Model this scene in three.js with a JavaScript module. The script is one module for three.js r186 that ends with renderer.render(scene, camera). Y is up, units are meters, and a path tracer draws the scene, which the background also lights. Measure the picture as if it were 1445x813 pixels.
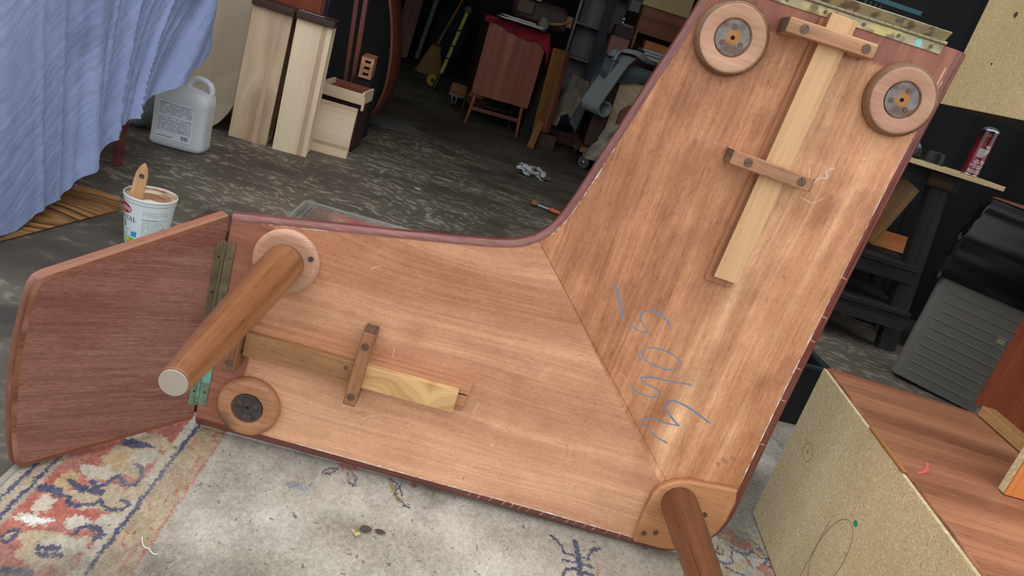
import * as THREE from 'three';
import { RoundedBoxGeometry } from 'three/addons/geometries/RoundedBoxGeometry.js';
import { mergeGeometries, toCreasedNormals } from 'three/addons/utils/BufferGeometryUtils.js';

// ---------------------------------------------------------------- camera, sky, exposure
const scene = new THREE.Scene();
const EYE = 0.925;
const camera = new THREE.PerspectiveCamera(42.58, 1445 / 813, 0.02, 80);
camera.matrixAutoUpdate = true;
camera.position.set(0, EYE, 0);
camera.quaternion.setFromRotationMatrix(new THREE.Matrix4().makeBasis(
  new THREE.Vector3(0.95854851, 0.28345776, -0.02892151),
  new THREE.Vector3(-0.2761081, 0.89901317, -0.33991122),
  new THREE.Vector3(-0.07034966, 0.33380686, 0.94001272)));
const renderer = new THREE.WebGLRenderer({ antialias: true });
renderer.toneMapping = THREE.LinearToneMapping;
renderer.toneMappingExposure = 1.85;
renderer.shadowMap.enabled = true;

function overcastSky() {
  const w = 64, h = 32, d = new Float32Array(w * h * 4);
  for (let j = 0; j < h; j++) for (let i = 0; i < w; i++) {
    const el = Math.max(0, Math.sin(((j + 0.5) / h - 0.5) * Math.PI));
    const L = 0.58 + 0.68 * el, k = (j * w + i) * 4;
    d[k] = L * 0.97; d[k + 1] = L * 0.995; d[k + 2] = L * 1.03; d[k + 3] = 1;
  }
  const t = new THREE.DataTexture(d, w, h, THREE.RGBAFormat, THREE.FloatType);
  t.mapping = THREE.EquirectangularReflectionMapping; t.minFilter = t.magFilter = THREE.LinearFilter;
  t.colorSpace = THREE.LinearSRGBColorSpace; t.needsUpdate = true; return t;
}
scene.background = overcastSky();
scene.environment = scene.background;

// ---------------------------------------------------------------- random numbers and noise
let seed0 = 12345;
const rnd = () => { seed0 = (seed0 * 1664525 + 1013904223) >>> 0; return seed0 / 4294967296; };
const rr = (a, b) => a + (b - a) * rnd();
const TBL = new Float32Array(65536);
{ let s = 99; for (let i = 0; i < 65536; i++) { s = (Math.imul(s, 1103515245) + 12345) >>> 0; TBL[i] = (s >>> 8) / 16777216; } }
function hash(x, y) { return TBL[(Math.imul(x, 374761393) ^ Math.imul(y, 668265263) ^ ((x * 7 + y * 13) << 5)) >>> 7 & 65535]; }
function noise(x, y) {
  const xi = Math.floor(x), yi = Math.floor(y); let fx = x - xi, fy = y - yi;
  fx = fx * fx * (3 - 2 * fx); fy = fy * fy * (3 - 2 * fy);
  const a = hash(xi, yi), b = hash(xi + 1, yi), c = hash(xi, yi + 1), d = hash(xi + 1, yi + 1);
  return a + (b - a) * fx + (c - a) * fy + (a - b - c + d) * fx * fy;
}
function fbm(x, y, o = 4) { let s = 0, a = 0.5, n = 0; for (let i = 0; i < o; i++) { s += a * noise(x, y); n += a; a *= 0.5; x = x * 2.03 + 17.1; y = y * 2.03 + 9.7; } return s / n; }
const clamp = (x, a = 0, b = 1) => x < a ? a : x > b ? b : x;
const smooth = (a, b, x) => { const t = clamp((x - a) / (b - a)); return t * t * (3 - 2 * t); };
const lerp = (a, b, t) => a + (b - a) * t;
const mix3 = (a, b, t) => [lerp(a[0], b[0], t), lerp(a[1], b[1], t), lerp(a[2], b[2], t)];

// ---------------------------------------------------------------- textures
function dataTex(w, h, fn, sizeU, sizeV, srgb = true) {
  const d = new Uint8Array(w * h * 4);
  for (let j = 0; j < h; j++) for (let i = 0; i < w; i++) {
    const c = fn((i + 0.5) / w * sizeU, (j + 0.5) / h * sizeV), k = (j * w + i) * 4;
    d[k] = clamp(c[0], 0, 255); d[k + 1] = clamp(c[1], 0, 255); d[k + 2] = clamp(c[2], 0, 255); d[k + 3] = 255;
  }
  return finishTex(new THREE.DataTexture(d, w, h), sizeU, sizeV, srgb);
}
function finishTex(t, sizeU, sizeV, srgb) {
  t.wrapS = t.wrapT = THREE.MirroredRepeatWrapping; t.magFilter = t.minFilter = THREE.LinearFilter;
  t.repeat.set(1 / sizeU, 1 / sizeV);
  if (srgb) t.colorSpace = THREE.SRGBColorSpace;
  t.needsUpdate = true; return t;
}
function canvasTex(w, h, draw, sizeU = 1, sizeV = 1) {
  const c = document.createElement('canvas'); c.width = w; c.height = h; draw(c.getContext('2d'), w, h);
  return finishTex(new THREE.CanvasTexture(c), sizeU, sizeV, true);
}
// long grain along u; colours are sRGB 0..255
function grain(u, v, o) {
  const wv = v + (fbm(u * (o.wu ?? 1.6), v * 5 + o.s, 3) - 0.5) * (o.wave ?? 0.05);
  const band = fbm(u * 0.6 + o.s, wv * (o.bands ?? 26), 4);
  const fine = fbm(u * 5 + o.s * 2, wv * 240, 2);
  const pore = noise(u * 55 + o.s, wv * 900);
  let c = mix3(o.dark, o.light, clamp((band - 0.22) * 1.8));
  const f = (fine - 0.5) * (o.fine ?? 26);
  c = [c[0] + f, c[1] + f * 0.9, c[2] + f * 0.8];
  if (pore > 0.74) { const p = (pore - 0.74) * (o.pore ?? 110); c = [c[0] - p, c[1] - p, c[2] - p]; }
  return c;
}
function woodMat(o, rough = 0.55, extra = {}) {
  const U = o.U ?? 1.3, V = o.V ?? 0.45;
  const t = dataTex(o.w ?? 768, o.h ?? 384, (u, v) => {
    let c = grain(u, v, o);
    if (o.worn) { const k = smooth(0.6, 0.85, fbm(u * 6 + 3, v * 14 + o.s, 4)) * o.worn; c = mix3(c, o.wornTo ?? [205, 180, 165], k); }
    if (o.dirt) { const k = smooth(0.55, 0.8, fbm(u * 5 + 31, v * 9 + o.s, 4)) * o.dirt; c = mix3(c, [40, 32, 26], k); }
    return c;
  }, U, V);
  return new THREE.MeshStandardMaterial({ map: t, roughness: rough, ...extra });
}
const plain = (hex, rough = 0.7, extra = {}) => new THREE.MeshStandardMaterial({ color: hex, roughness: rough, ...extra });

// ---------------------------------------------------------------- geometry helpers
// uv in metres from the dominant face direction; grain runs along axis g (0, 1, 2)
function mapUV(geo, g = 0, du = 0, dv = 0) {
  let q = geo.index ? geo.toNonIndexed() : geo;
  const p = q.attributes.position, n = q.attributes.normal, uv = new Float32Array(p.count * 2);
  const get = (i, a) => a === 0 ? p.getX(i) : a === 1 ? p.getY(i) : p.getZ(i);
  for (let t = 0; t < p.count; t += 3) {
    let s = [0, 0, 0];
    for (let k = 0; k < 3; k++) { s[0] += n.getX(t + k); s[1] += n.getY(t + k); s[2] += n.getZ(t + k); }
    s = s.map(Math.abs); const m = s[0] >= s[1] && s[0] >= s[2] ? 0 : s[1] >= s[2] ? 1 : 2;
    const rest = [0, 1, 2].filter((a) => a !== m), ua = rest.includes(g) ? g : rest[0], va = rest.find((a) => a !== ua);
    for (let k = 0; k < 3; k++) { uv[(t + k) * 2] = get(t + k, ua) + du; uv[(t + k) * 2 + 1] = get(t + k, va) + dv + m * 0.13; }
  }
  q.setAttribute('uv', new THREE.BufferAttribute(uv, 2)); return q;
}
const off = () => [rnd() * 3, rnd() * 3];
function boxG(w, h, d, r = 0.002, g = -1) {
  const geo = new RoundedBoxGeometry(w, h, d, 1, Math.min(r, w / 2.01, h / 2.01, d / 2.01));
  if (g < 0) g = w >= h && w >= d ? 0 : h >= d ? 1 : 2;
  return mapUV(geo, g, ...off());
}
// a box from its corners
function boxAt(x0, x1, y0, y1, z0, z1, r, g) { return boxG(x1 - x0, y1 - y0, z1 - z0, r, g).translate((x0 + x1) / 2, (y0 + y1) / 2, (z0 + z1) / 2); }
function prism(pts, depth, bevel = 0, g = 0, seg = 1) {       // polygon in xy, thick along z from 0 to depth
  const s = new THREE.Shape(pts.map((p) => new THREE.Vector2(p[0], p[1])));
  const e = new THREE.ExtrudeGeometry(s, { depth: depth - 2 * bevel, bevelEnabled: bevel > 0, bevelThickness: bevel, bevelSize: bevel, bevelOffset: -bevel, bevelSegments: seg, curveSegments: 12 });
  e.translate(0, 0, bevel); return mapUV(e, g, ...off());
}
function lathe(pts, seg = 40) { return new THREE.LatheGeometry(pts.map((p) => new THREE.Vector2(p[0], p[1])), seg); }
function merge(list) {
  return mergeGeometries(list.map((g) => { const q = g.index ? g.toNonIndexed() : g; for (const k of Object.keys(q.attributes)) if (!['position', 'normal', 'uv'].includes(k)) q.deleteAttribute(k); return q; }));
}
function tube(pts, r, seg = 24, rad = 8) { return new THREE.TubeGeometry(new THREE.CatmullRomCurve3(pts.map((p) => new THREE.Vector3(...p))), seg, r, rad); }
function bar(a, b, w, d, r = 0.002) {                            // straight rectangular bar between two points
  const A = new THREE.Vector3(...a), B = new THREE.Vector3(...b), L = A.distanceTo(B), q = new THREE.Quaternion().setFromUnitVectors(new THREE.Vector3(0, 1, 0), B.clone().sub(A).normalize());
  return boxG(w, L, d, r, 1).applyQuaternion(q).translate((A.x + B.x) / 2, (A.y + B.y) / 2, (A.z + B.z) / 2);
}
function rod(a, b, r0, r1 = r0, seg = 16) {
  const A = new THREE.Vector3(...a), B = new THREE.Vector3(...b), L = A.distanceTo(B), q = new THREE.Quaternion().setFromUnitVectors(new THREE.Vector3(0, 1, 0), B.clone().sub(A).normalize());
  return new THREE.CylinderGeometry(r1, r0, L, seg).applyQuaternion(q).translate((A.x + B.x) / 2, (A.y + B.y) / 2, (A.z + B.z) / 2);
}
function grid(nu, nv, fn, uvS = null) {                          // surface fn(u, v) -> [x, y, z]
  const pos = [], uv = [], idx = [];
  for (let j = 0; j <= nv; j++) for (let i = 0; i <= nu; i++) { const u = i / nu, v = j / nv; pos.push(...fn(u, v)); uv.push(...(uvS ? uvS(u, v) : [u, v])); }
  for (let j = 0; j < nv; j++) for (let i = 0; i < nu; i++) { const a = j * (nu + 1) + i, b = a + 1, c = a + nu + 1, d = c + 1; idx.push(a, b, d, a, d, c); }
  const g = new THREE.BufferGeometry(); g.setAttribute('position', new THREE.Float32BufferAttribute(pos, 3)); g.setAttribute('uv', new THREE.Float32BufferAttribute(uv, 2)); g.setIndex(idx); g.computeVertexNormals(); return g;
}
// a strip swept along a 2-d path in xy: profile points are [outward, z]
function sweep(path, profile, closeEnds = true) {
  const n = path.length, N = path.map((p, i) => {
    const a = path[Math.max(0, i - 1)], b = path[Math.min(n - 1, i + 1)], dx = b[0] - a[0], dy = b[1] - a[1], l = Math.hypot(dx, dy) || 1; return [dy / l, -dx / l];
  });
  let s = 0; const S = path.map((p, i) => { if (i) s += Math.hypot(p[0] - path[i - 1][0], p[1] - path[i - 1][1]); return s; });
  let t = 0; const T = profile.map((p, i) => { if (i) t += Math.hypot(p[0] - profile[i - 1][0], p[1] - profile[i - 1][1]); return t; });
  const at = (i, k) => [path[i][0] + N[i][0] * profile[k][0], path[i][1] + N[i][1] * profile[k][0], profile[k][1]];
  const pos = [], uv = [], m = profile.length;
  const tri = (...v) => { for (const [i, k] of v) { pos.push(...at(i, k)); uv.push(S[i], T[k]); } };
  for (let i = 0; i < n - 1; i++) for (let k = 0; k < m - 1; k++) tri([i, k], [i, k + 1], [i + 1, k + 1], [i, k], [i + 1, k + 1], [i + 1, k]);
  if (closeEnds) for (let k = 1; k < m - 1; k++) { tri([0, 0], [0, k + 1], [0, k]); tri([n - 1, 0], [n - 1, k], [n - 1, k + 1]); }
  const g = new THREE.BufferGeometry(); g.setAttribute('position', new THREE.Float32BufferAttribute(pos, 3)); g.setAttribute('uv', new THREE.Float32BufferAttribute(uv, 2));
  return toCreasedNormals(g, 0.7);
}
function smoothPath(pts, n) { return new THREE.CatmullRomCurve3(pts.map((p) => new THREE.Vector3(p[0], p[1], 0)), false, 'centripetal').getSpacedPoints(n).map((p) => [p.x, p.y]); }
function roughen(g, amp, f) {                                    // uneven skin for cloth, paper and lumps
  const p = g.attributes.position;
  for (let i = 0; i < p.count; i++) { const x = p.getX(i), y = p.getY(i), z = p.getZ(i); p.setXYZ(i, x + (fbm(y * f + 5, z * f + x * f * 0.7) - 0.5) * amp, y + (fbm(x * f + 15, z * f + y * f * 0.6) - 0.5) * amp, z + (fbm(x * f + 25, y * f + z * f * 0.5) - 0.5) * amp); }
  g.computeVertexNormals(); return g;
}

// ---------------------------------------------------------------- naming helpers
const used = {};
function numbered(n) { used[n] = (used[n] ?? -1) + 1; return used[n] ? `${n}_${String(used[n]).padStart(3, '0')}` : n; }
function tag(o, label, category, group, kind) { if (label) o.userData.label = label; if (category) o.userData.category = category; if (group) o.userData.group = group; if (kind) o.userData.kind = kind; return o; }
function thing(name, label, category, [x, y, z] = [0, 0, 0], turn = 0, group) {
  const o = new THREE.Group(); o.name = numbered(name); o.position.set(x, y, z); o.rotation.y = turn; scene.add(o); return tag(o, label, category, group);
}
function part(name, geo, mat, parent, label) {
  const m = new THREE.Mesh(geo, mat); m.name = name; m.castShadow = m.receiveShadow = true; parent.add(m); if (label) m.userData.label = label; return m;
}
function single(name, geo, mat, label, category, [x, y, z] = [0, 0, 0], turn = 0, group) {
  const m = part(numbered(name), geo, mat, scene); m.position.set(x, y, z); m.rotation.y = turn; return tag(m, label, category, group);
}
function struct(name, geo, mat, parent = scene) { const m = part(name, geo, mat, parent); m.userData.kind = 'structure'; return m; }

// ---------------------------------------------------------------- materials
const M = {};
M.teak = woodMat({ dark: [94, 54, 40], light: [136, 82, 62], s: 3, bands: 22, fine: 20 }, 0.5);
M.teakTop = woodMat({ dark: [116, 72, 50], light: [174, 120, 88], s: 8, bands: 18, fine: 26, worn: 0.2, wornTo: [176, 138, 114] }, 0.45);
M.mahogany = woodMat({ dark: [80, 36, 26], light: [118, 60, 42], s: 11, bands: 20, fine: 16 }, 0.45);
M.leg = woodMat({ dark: [104, 62, 36], light: [148, 98, 62], s: 14, bands: 30, fine: 18, worn: 0.12 }, 0.35);
M.legDark = woodMat({ dark: [86, 50, 31], light: [122, 76, 50], s: 15, bands: 30, fine: 18 }, 0.35);
M.disc = woodMat({ dark: [160, 116, 92], light: [198, 154, 126], s: 17, bands: 12, fine: 22, pore: 60, dirt: 0.16, worn: 0.2 }, 0.6);
M.discStain = woodMat({ dark: [140, 92, 62], light: [186, 134, 96], s: 18, bands: 20, fine: 26, dirt: 0.8, worn: 0.2 }, 0.55);
M.plate = woodMat({ dark: [156, 100, 62], light: [200, 146, 100], s: 19, bands: 18, fine: 26, dirt: 0.22 }, 0.55);
M.pine = woodMat({ dark: [188, 142, 98], light: [222, 182, 136], s: 21, bands: 26, fine: 18, pore: 50, wave: 0.06 }, 0.6);
M.pineOld = woodMat({ dark: [150, 108, 66], light: [206, 162, 106], s: 23, bands: 24, fine: 22, dirt: 0.2, wave: 0.08 }, 0.6);
M.bracket = woodMat({ dark: [158, 108, 76], light: [200, 152, 114], s: 25, bands: 26, fine: 28, dirt: 0.15 }, 0.6);
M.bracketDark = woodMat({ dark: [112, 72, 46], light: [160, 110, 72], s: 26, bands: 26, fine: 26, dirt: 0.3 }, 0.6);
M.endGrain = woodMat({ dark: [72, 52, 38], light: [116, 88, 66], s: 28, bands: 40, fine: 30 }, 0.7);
M.pineBrown = woodMat({ dark: [134, 92, 58], light: [186, 140, 92], s: 24, bands: 14, fine: 22, dirt: 0.25, wave: 0.06 }, 0.6);
M.pineKnot = woodMat({ dark: [176, 130, 78], light: [216, 176, 122], s: 22, bands: 40, fine: 14, pore: 30, wave: 0.34, wu: 5 }, 0.6);
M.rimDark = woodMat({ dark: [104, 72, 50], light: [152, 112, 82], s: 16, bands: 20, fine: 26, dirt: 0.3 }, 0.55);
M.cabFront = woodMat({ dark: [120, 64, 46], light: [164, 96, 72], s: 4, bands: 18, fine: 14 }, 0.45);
M.slideRed = woodMat({ dark: [150, 96, 66], light: [196, 142, 104], s: 27, bands: 30, fine: 26 }, 0.6);
M.palePly = woodMat({ dark: [212, 188, 154], light: [240, 222, 190], s: 29, bands: 9, fine: 10, pore: 30, wave: 0.1 }, 0.6);
M.walnutPly = woodMat({ dark: [150, 120, 92], light: [234, 212, 178], s: 31, bands: 8, fine: 14, pore: 40, wave: 0.14, wu: 3 }, 0.6);
M.groove = woodMat({ dark: [188, 158, 130], light: [210, 184, 156], s: 33, bands: 20, fine: 12 }, 0.6);
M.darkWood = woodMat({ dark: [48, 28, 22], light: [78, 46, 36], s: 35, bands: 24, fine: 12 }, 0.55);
M.redBrown = woodMat({ dark: [108, 48, 28], light: [150, 76, 46], s: 37, bands: 10, fine: 14 }, 0.5);
M.orangeWood = woodMat({ dark: [196, 112, 50], light: [226, 146, 76], s: 39, bands: 20, fine: 18 }, 0.5);
M.ochreWood = woodMat({ dark: [112, 74, 36], light: [160, 110, 58], s: 41, bands: 18, fine: 14 }, 0.6);
M.blackWood = woodMat({ dark: [22, 22, 24], light: [52, 50, 50], s: 43, bands: 30, fine: 26, worn: 0.35, wornTo: [96, 88, 78] }, 0.75);
M.brass = new THREE.MeshStandardMaterial({ map: dataTex(256, 256, (u, v) => { const n = fbm(u * 40, v * 90, 4), m = fbm(u * 16 + 8, v * 30, 3); let c = mix3([138, 130, 102], [192, 182, 148], n); if (m > 0.6) c = mix3(c, [196, 180, 118], smooth(0.6, 0.75, m)); return mix3(c, [88, 78, 62], smooth(0.52, 0.75, fbm(u * 60 + 3, v * 60, 3)) * 0.7); }, 0.6, 0.3), roughness: 0.45, metalness: 0.3 });
M.brassDark = new THREE.MeshStandardMaterial({ map: dataTex(256, 512, (u, v) => { const n = fbm(u * 90, v * 60, 4); let c = mix3([78, 70, 52], [128, 114, 84], n); const pat = smooth(0.20, 0.10, v) * smooth(0.40, 0.52, fbm(u * 60 + 2, v * 30, 3) + 0.10); return mix3(c, mix3([70, 140, 122], [120, 206, 190], n), pat * (v < 0.05 ? 0.35 : 0.8)); }, 0.06, 0.42), roughness: 0.55, metalness: 0.1 });
M.brassDark.map.wrapS = M.brassDark.map.wrapT = THREE.ClampToEdgeWrapping;
M.steelRust = new THREE.MeshStandardMaterial({ map: dataTex(256, 256, (u, v) => { const n = fbm(u * 90, v * 90, 4); let c = mix3([88, 84, 82], [158, 152, 146], n); c = mix3(c, [96, 66, 48], smooth(0.45, 0.65, fbm(u * 50 + 9, v * 50, 4)) * 0.6); const q = Math.hypot((u % 0.12) - 0.06, (v % 0.12) - 0.06); return mix3(c, [176, 118, 56], smooth(0.016, 0.009, q + (fbm(u * 90, v * 90, 3) - 0.5) * 0.016) * 0.85); }, 0.12, 0.12), roughness: 0.55, metalness: 0.5 });
M.steelDark = new THREE.MeshStandardMaterial({ map: dataTex(128, 128, (u, v) => mix3([48, 44, 44], [88, 82, 80], fbm(u * 120, v * 120, 4)), 0.12, 0.12), roughness: 0.6, metalness: 0.35 });
M.screw = new THREE.MeshStandardMaterial({ color: 0x6d5648, roughness: 0.5, metalness: 0.5 });
M.dark = plain(0x0c0a09, 0.9);
M.chrome = plain(0xb8bcc0, 0.25, { metalness: 0.8 });
M.felt = new THREE.MeshStandardMaterial({ map: dataTex(128, 128, (u, v) => mix3([112, 100, 86], [206, 196, 180], clamp(fbm(u * 500, v * 500, 3) * 1.8 - 0.4)), 0.06, 0.06), roughness: 0.95 });
function chip(s, base, dk, lt) {
  return dataTex(1024, 1024, (u, v) => {
    const a = noise(u * 330 + s, v * 330), b = noise(u * 460 + 50, v * 460 + s), e = fbm(u * 5 + s, v * 5, 4), f = noise(u * 620, v * 620 + s);
    let c = mix3(base, lt, smooth(0.5, 0.95, a) * 0.8); c = mix3(c, dk, smooth(0.66, 1, b) * 0.55); c = mix3(c, lt, smooth(0.7, 1, f) * 0.4);
    const k = (e - 0.5) * 30; return [c[0] + k, c[1] + k, c[2] + k * 0.9];
  }, 0.8, 0.8);
}
M.chipboard = new THREE.MeshStandardMaterial({ map: chip(2, [192, 172, 130], [130, 106, 70], [222, 208, 172]), roughness: 0.85 });
M.chipGold = new THREE.MeshStandardMaterial({ map: chip(7, [202, 175, 126], [146, 116, 70], [222, 204, 160]), roughness: 0.85 });

// ---------------------------------------------------------------- room shell
{
  const wallTex = dataTex(256, 256, (u, v) => { const n = fbm(u * 3, v * 3, 4); return [40 + n * 26, 38 + n * 24, 36 + n * 22]; }, 2, 2);
  const wm = new THREE.MeshStandardMaterial({ map: wallTex, roughness: 0.95 });
  const floorTex = dataTex(2048, 2048, (u, v) => {
    // dark painted concrete worn through in flecks that run across the doorway
    const wx = u + (fbm(u * 3, v * 3, 3) - 0.5) * 0.25, wz = v + (fbm(u * 2 + 40, v * 2, 3) - 0.5) * 0.2;
    const big = fbm(wx * 0.9 + 3, wz * 0.9, 4), mid = fbm(wx * 5, wz * 9, 4), fl = fbm(wx * 40 + wz * 22, wz * 52, 4), sp = noise(wx * 110, wz * 150);
    let c = mix3([54, 48, 40], [104, 96, 82], mid); c = mix3(c, [128, 119, 103], smooth(0.45, 0.75, big) * 0.5);
    const worn = smooth(0.56, 0.66, fl) * smooth(0.34, 0.6, mid * 0.6 + big * 0.45);
    c = mix3(c, [150, 142, 124], worn * lerp(0.35, 0.85, smooth(0.36, 0.56, big))); if (sp > 0.9) c = mix3(c, [186, 180, 166], (sp - 0.9) * 5 * smooth(0.42, 0.6, mid));
    return mix3(c, [34, 32, 30], smooth(0.6, 0.8, fbm(wx * 2.2 + 9, wz * 3.1 + 4, 4)) * 0.4);
  }, 6, 8);
  const fm = new THREE.MeshStandardMaterial({ map: floorTex, roughness: 0.62, bumpMap: floorTex, bumpScale: 0.0012 });
  struct('floor', mapUV(new THREE.BoxGeometry(6.2, 0.2, 14), 0, 3.1, 7.1).translate(0, -0.1, -6.4), fm);
  const gt = dataTex(512, 512, (u, v) => { const n = fbm(u * 6, v * 6, 5); return [120 + n * 50, 118 + n * 48, 112 + n * 46]; }, 3, 3);
  struct('ground', mapUV(new THREE.BoxGeometry(30, 0.2, 18), 0).translate(0, -0.12, 9.6), new THREE.MeshStandardMaterial({ map: gt, roughness: 0.9 }));
  const wall = (n, ...a) => struct(n, mapUV(new THREE.BoxGeometry(a[1] - a[0], a[3] - a[2], a[5] - a[4]), 0).translate((a[0] + a[1]) / 2, (a[2] + a[3]) / 2, (a[4] + a[5]) / 2), wm);
  wall('wall_left', -3.1, -2.9, 0, 3.1, -13.2, -3.0);
  wall('wall_right', 2.9, 3.1, 0, 3.1, -13.2, -3.0);
  wall('wall_back', -2.9, 2.9, 0, 3.1, -13.2, -13.0);
  wall('ceiling', -3.1, 3.1, 3.1, 3.3, -13.2, -3.0);
  wall('wall_front', -2.9, 2.9, 2.88, 3.1, -3.2, -3.0);
}

// ---------------------------------------------------------------- rug
{
  const A = 2.02, B = 3.1, PX = 2048;
  const tex = canvasTex(PX, PX, (g) => {
    const sx = PX / A, sy = PX / B, X = (a) => a * sx, Y = (b) => b * sy;
    const img = g.createImageData(PX, PX), d = img.data;
    for (let j = 0; j < PX; j++) for (let i = 0; i < PX; i++) {
      const a = i / sx, b = j / sy, e = Math.min(a, b);
      const n = fbm(a * 7, b * 7, 4), m = fbm(a * 40, b * 40, 3), k = (j * PX + i) * 4;
      let c;
      if (e < 0.012) c = [150, 144, 132];
      else if (e > 0.055 && e < 0.192) c = mix3([148, 78, 68], [172, 98, 84], m);
      else if (e >= 0.216 && e < 0.268) c = mix3([150, 128, 100], [176, 156, 124], m);
      else if (e < 0.055) c = mix3([140, 126, 108], [164, 152, 134], m);
      else c = mix3([136, 130, 116], [198, 194, 182], clamp((n - 0.2) * 1.6));
      d[k] = c[0]; d[k + 1] = c[1]; d[k + 2] = c[2]; d[k + 3] = 255;
    }
    g.putImageData(img, 0, 0);
    g.lineCap = 'round'; g.lineJoin = 'round';
    const line = (pts, w, col) => { g.strokeStyle = col; g.lineWidth = w * sx; g.beginPath(); pts.forEach(([a, b], i) => i ? g.lineTo(X(a), Y(b)) : g.moveTo(X(a), Y(b))); g.stroke(); };
    const blob = (a, b, ra, rb, col, s = 1, n = 22, jag = 0.3) => { g.fillStyle = col; g.beginPath(); for (let i = 0; i <= n; i++) { const t = i / n * Math.PI * 2, q = 1 + (noise(Math.cos(t) * 3 + s * 9.1, Math.sin(t) * 3 + s * 3.3) - 0.5) * 2 * jag; g.lineTo(X(a + Math.cos(t) * ra * q), Y(b + Math.sin(t) * rb * q)); } g.fill(); };
    const NAVY = '#3a3d58', TAN = '#ab987c', PALE = '#b6ae9c', RED = '#a85f50', GOLD = '#b0946c';
    const run = (f) => { for (const side of [0, 1]) f((p) => side ? p.map(([a, b]) => [b, a]) : p, side ? A : B); };
    run((sw, len) => {
      const wig = (e, amp, st = 0.012) => { const o = []; for (let t = 0.02 + e; t < len; t += st) o.push([e + (rnd() - 0.5) * amp, t]); return sw(o); };
      line(wig(0.022, 0.004), 0.006, NAVY); line(wig(0.044, 0.004), 0.006, NAVY);
      line(wig(0.199, 0.003), 0.014, PALE); line(wig(0.212, 0.004), 0.007, NAVY); line(wig(0.268, 0.004), 0.003, RED);
      for (let t = 0.25; t < len; t += 0.045) { const e = 0.225 + ((t * 100 | 0) % 3) * 0.013; line(sw([[e, t], [e + 0.003, t + 0.03], [e + 0.010, t + 0.034]]), 0.003, RED); }
      for (let t = 0.06; t < len; t += 0.024) blob(...sw([[0.033, t]])[0], 0.004, 0.004, GOLD, t);
    });
    // border flowers, first the plain repeat, then those that lie in front of the table
    const flower = (a, b, s) => { blob(a, b, 0.05, 0.045, TAN, s, 26, 0.35); blob(a + 0.01, b + 0.012, 0.032, 0.026, PALE, s + 2, 22, 0.3); for (const [x, y] of [[-1, -1], [1, -1], [-1, 1], [1, 1]]) blob(a + x * 0.008, b + y * 0.007, 0.008, 0.006, NAVY, s + x, 10, 0.3); };
    const palm = (a, b, s) => { blob(a - 0.01, b, 0.045, 0.03, TAN, s, 24, 0.4); blob(a + 0.02, b - 0.01, 0.03, 0.02, GOLD, s + 4, 20, 0.4); line([[a - 0.06, b + 0.02], [a - 0.02, b + 0.03], [a + 0.03, b + 0.025], [a + 0.05, b]], 0.006, NAVY); line([[a - 0.03, b - 0.02], [a, b + 0.004], [a + 0.03, b - 0.01], [a + 0.05, b - 0.04]], 0.006, NAVY); };
    for (let b = 0.35; b < 1.7; b += 0.2) (Math.round(b * 5) % 2 ? flower : palm)(0.125, b, b * 7);
    for (let a = 0.3; a < A; a += 0.2) (Math.round(a * 5) % 2 ? flower : palm)(a, 0.125, a * 7);
    for (let b = 2.25; b < B; b += 0.2) (Math.round(b * 5) % 2 ? flower : palm)(0.125, b, b * 7);
    blob(0.15, 1.79, 0.04, 0.05, TAN, 1, 26, 0.4); blob(0.135, 1.80, 0.022, 0.024, GOLD, 2); blob(0.165, 1.775, 0.02, 0.03, PALE, 3); blob(0.146, 1.73, 0.05, 0.025, TAN, 13); blob(0.135, 1.745, 0.03, 0.012, NAVY, 14);
    blob(0.118, 1.845, 0.032, 0.022, PALE, 4, 22, 0.4); blob(0.150, 1.90, 0.048, 0.036, TAN, 5, 30, 0.35); blob(0.088, 1.888, 0.016, 0.03, GOLD, 6); blob(0.112, 1.878, 0.015, 0.01, RED, 7); blob(0.165, 1.845, 0.016, 0.01, RED, 8);
    blob(0.195, 1.868, 0.013, 0.04, TAN, 9); blob(0.084, 1.948, 0.015, 0.022, PALE, 10); blob(0.088, 1.985, 0.028, 0.013, PALE, 11, 20, 0.5); blob(0.150, 1.968, 0.02, 0.018, PALE, 12); blob(0.19, 1.955, 0.016, 0.022, PALE, 15); blob(0.183, 1.975, 0.028, 0.016, '#a89f90', 16); blob(0.178, 1.988, 0.018, 0.010, RED, 17);
    blob(0.145, 2.03, 0.045, 0.045, TAN, 18, 28, 0.35); blob(0.158, 2.02, 0.03, 0.02, PALE, 19); 
    line([[0.06, 1.912], [0.073, 1.911], [0.088, 1.912]], 0.012, NAVY);
    line([[0.088, 1.912], [0.093, 1.92], [0.109, 1.92], [0.113, 1.934], [0.133, 1.932], [0.15, 1.922], [0.154, 1.909], [0.163, 1.919], [0.176, 1.925], [0.193, 1.92], [0.201, 1.903], [0.189, 1.897], [0.183, 1.9]], 0.006, NAVY);
    line([[0.088, 1.88], [0.103, 1.889], [0.119, 1.896]], 0.009, NAVY); line([[0.116, 1.886], [0.136, 1.895], [0.15, 1.894]], 0.006, NAVY); line([[0.125, 1.872], [0.136, 1.886], [0.148, 1.89]], 0.008, NAVY);
    line([[0.121, 1.871], [0.134, 1.881], [0.141, 1.872], [0.144, 1.856], [0.153, 1.843], [0.171, 1.86], [0.187, 1.854], [0.187, 1.829], [0.173, 1.807], [0.164, 1.802]], 0.007, NAVY);
    line([[0.157, 1.989], [0.158, 1.978], [0.168, 1.971], [0.183, 1.973], [0.194, 1.984], [0.189, 1.993]], 0.008, NAVY);
    for (const [a, b] of [[0.132, 2.034], [0.149, 2.029], [0.139, 2.047], [0.156, 2.041]]) blob(a, b, 0.009, 0.006, NAVY, a * 40, 12, 0.3);
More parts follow.
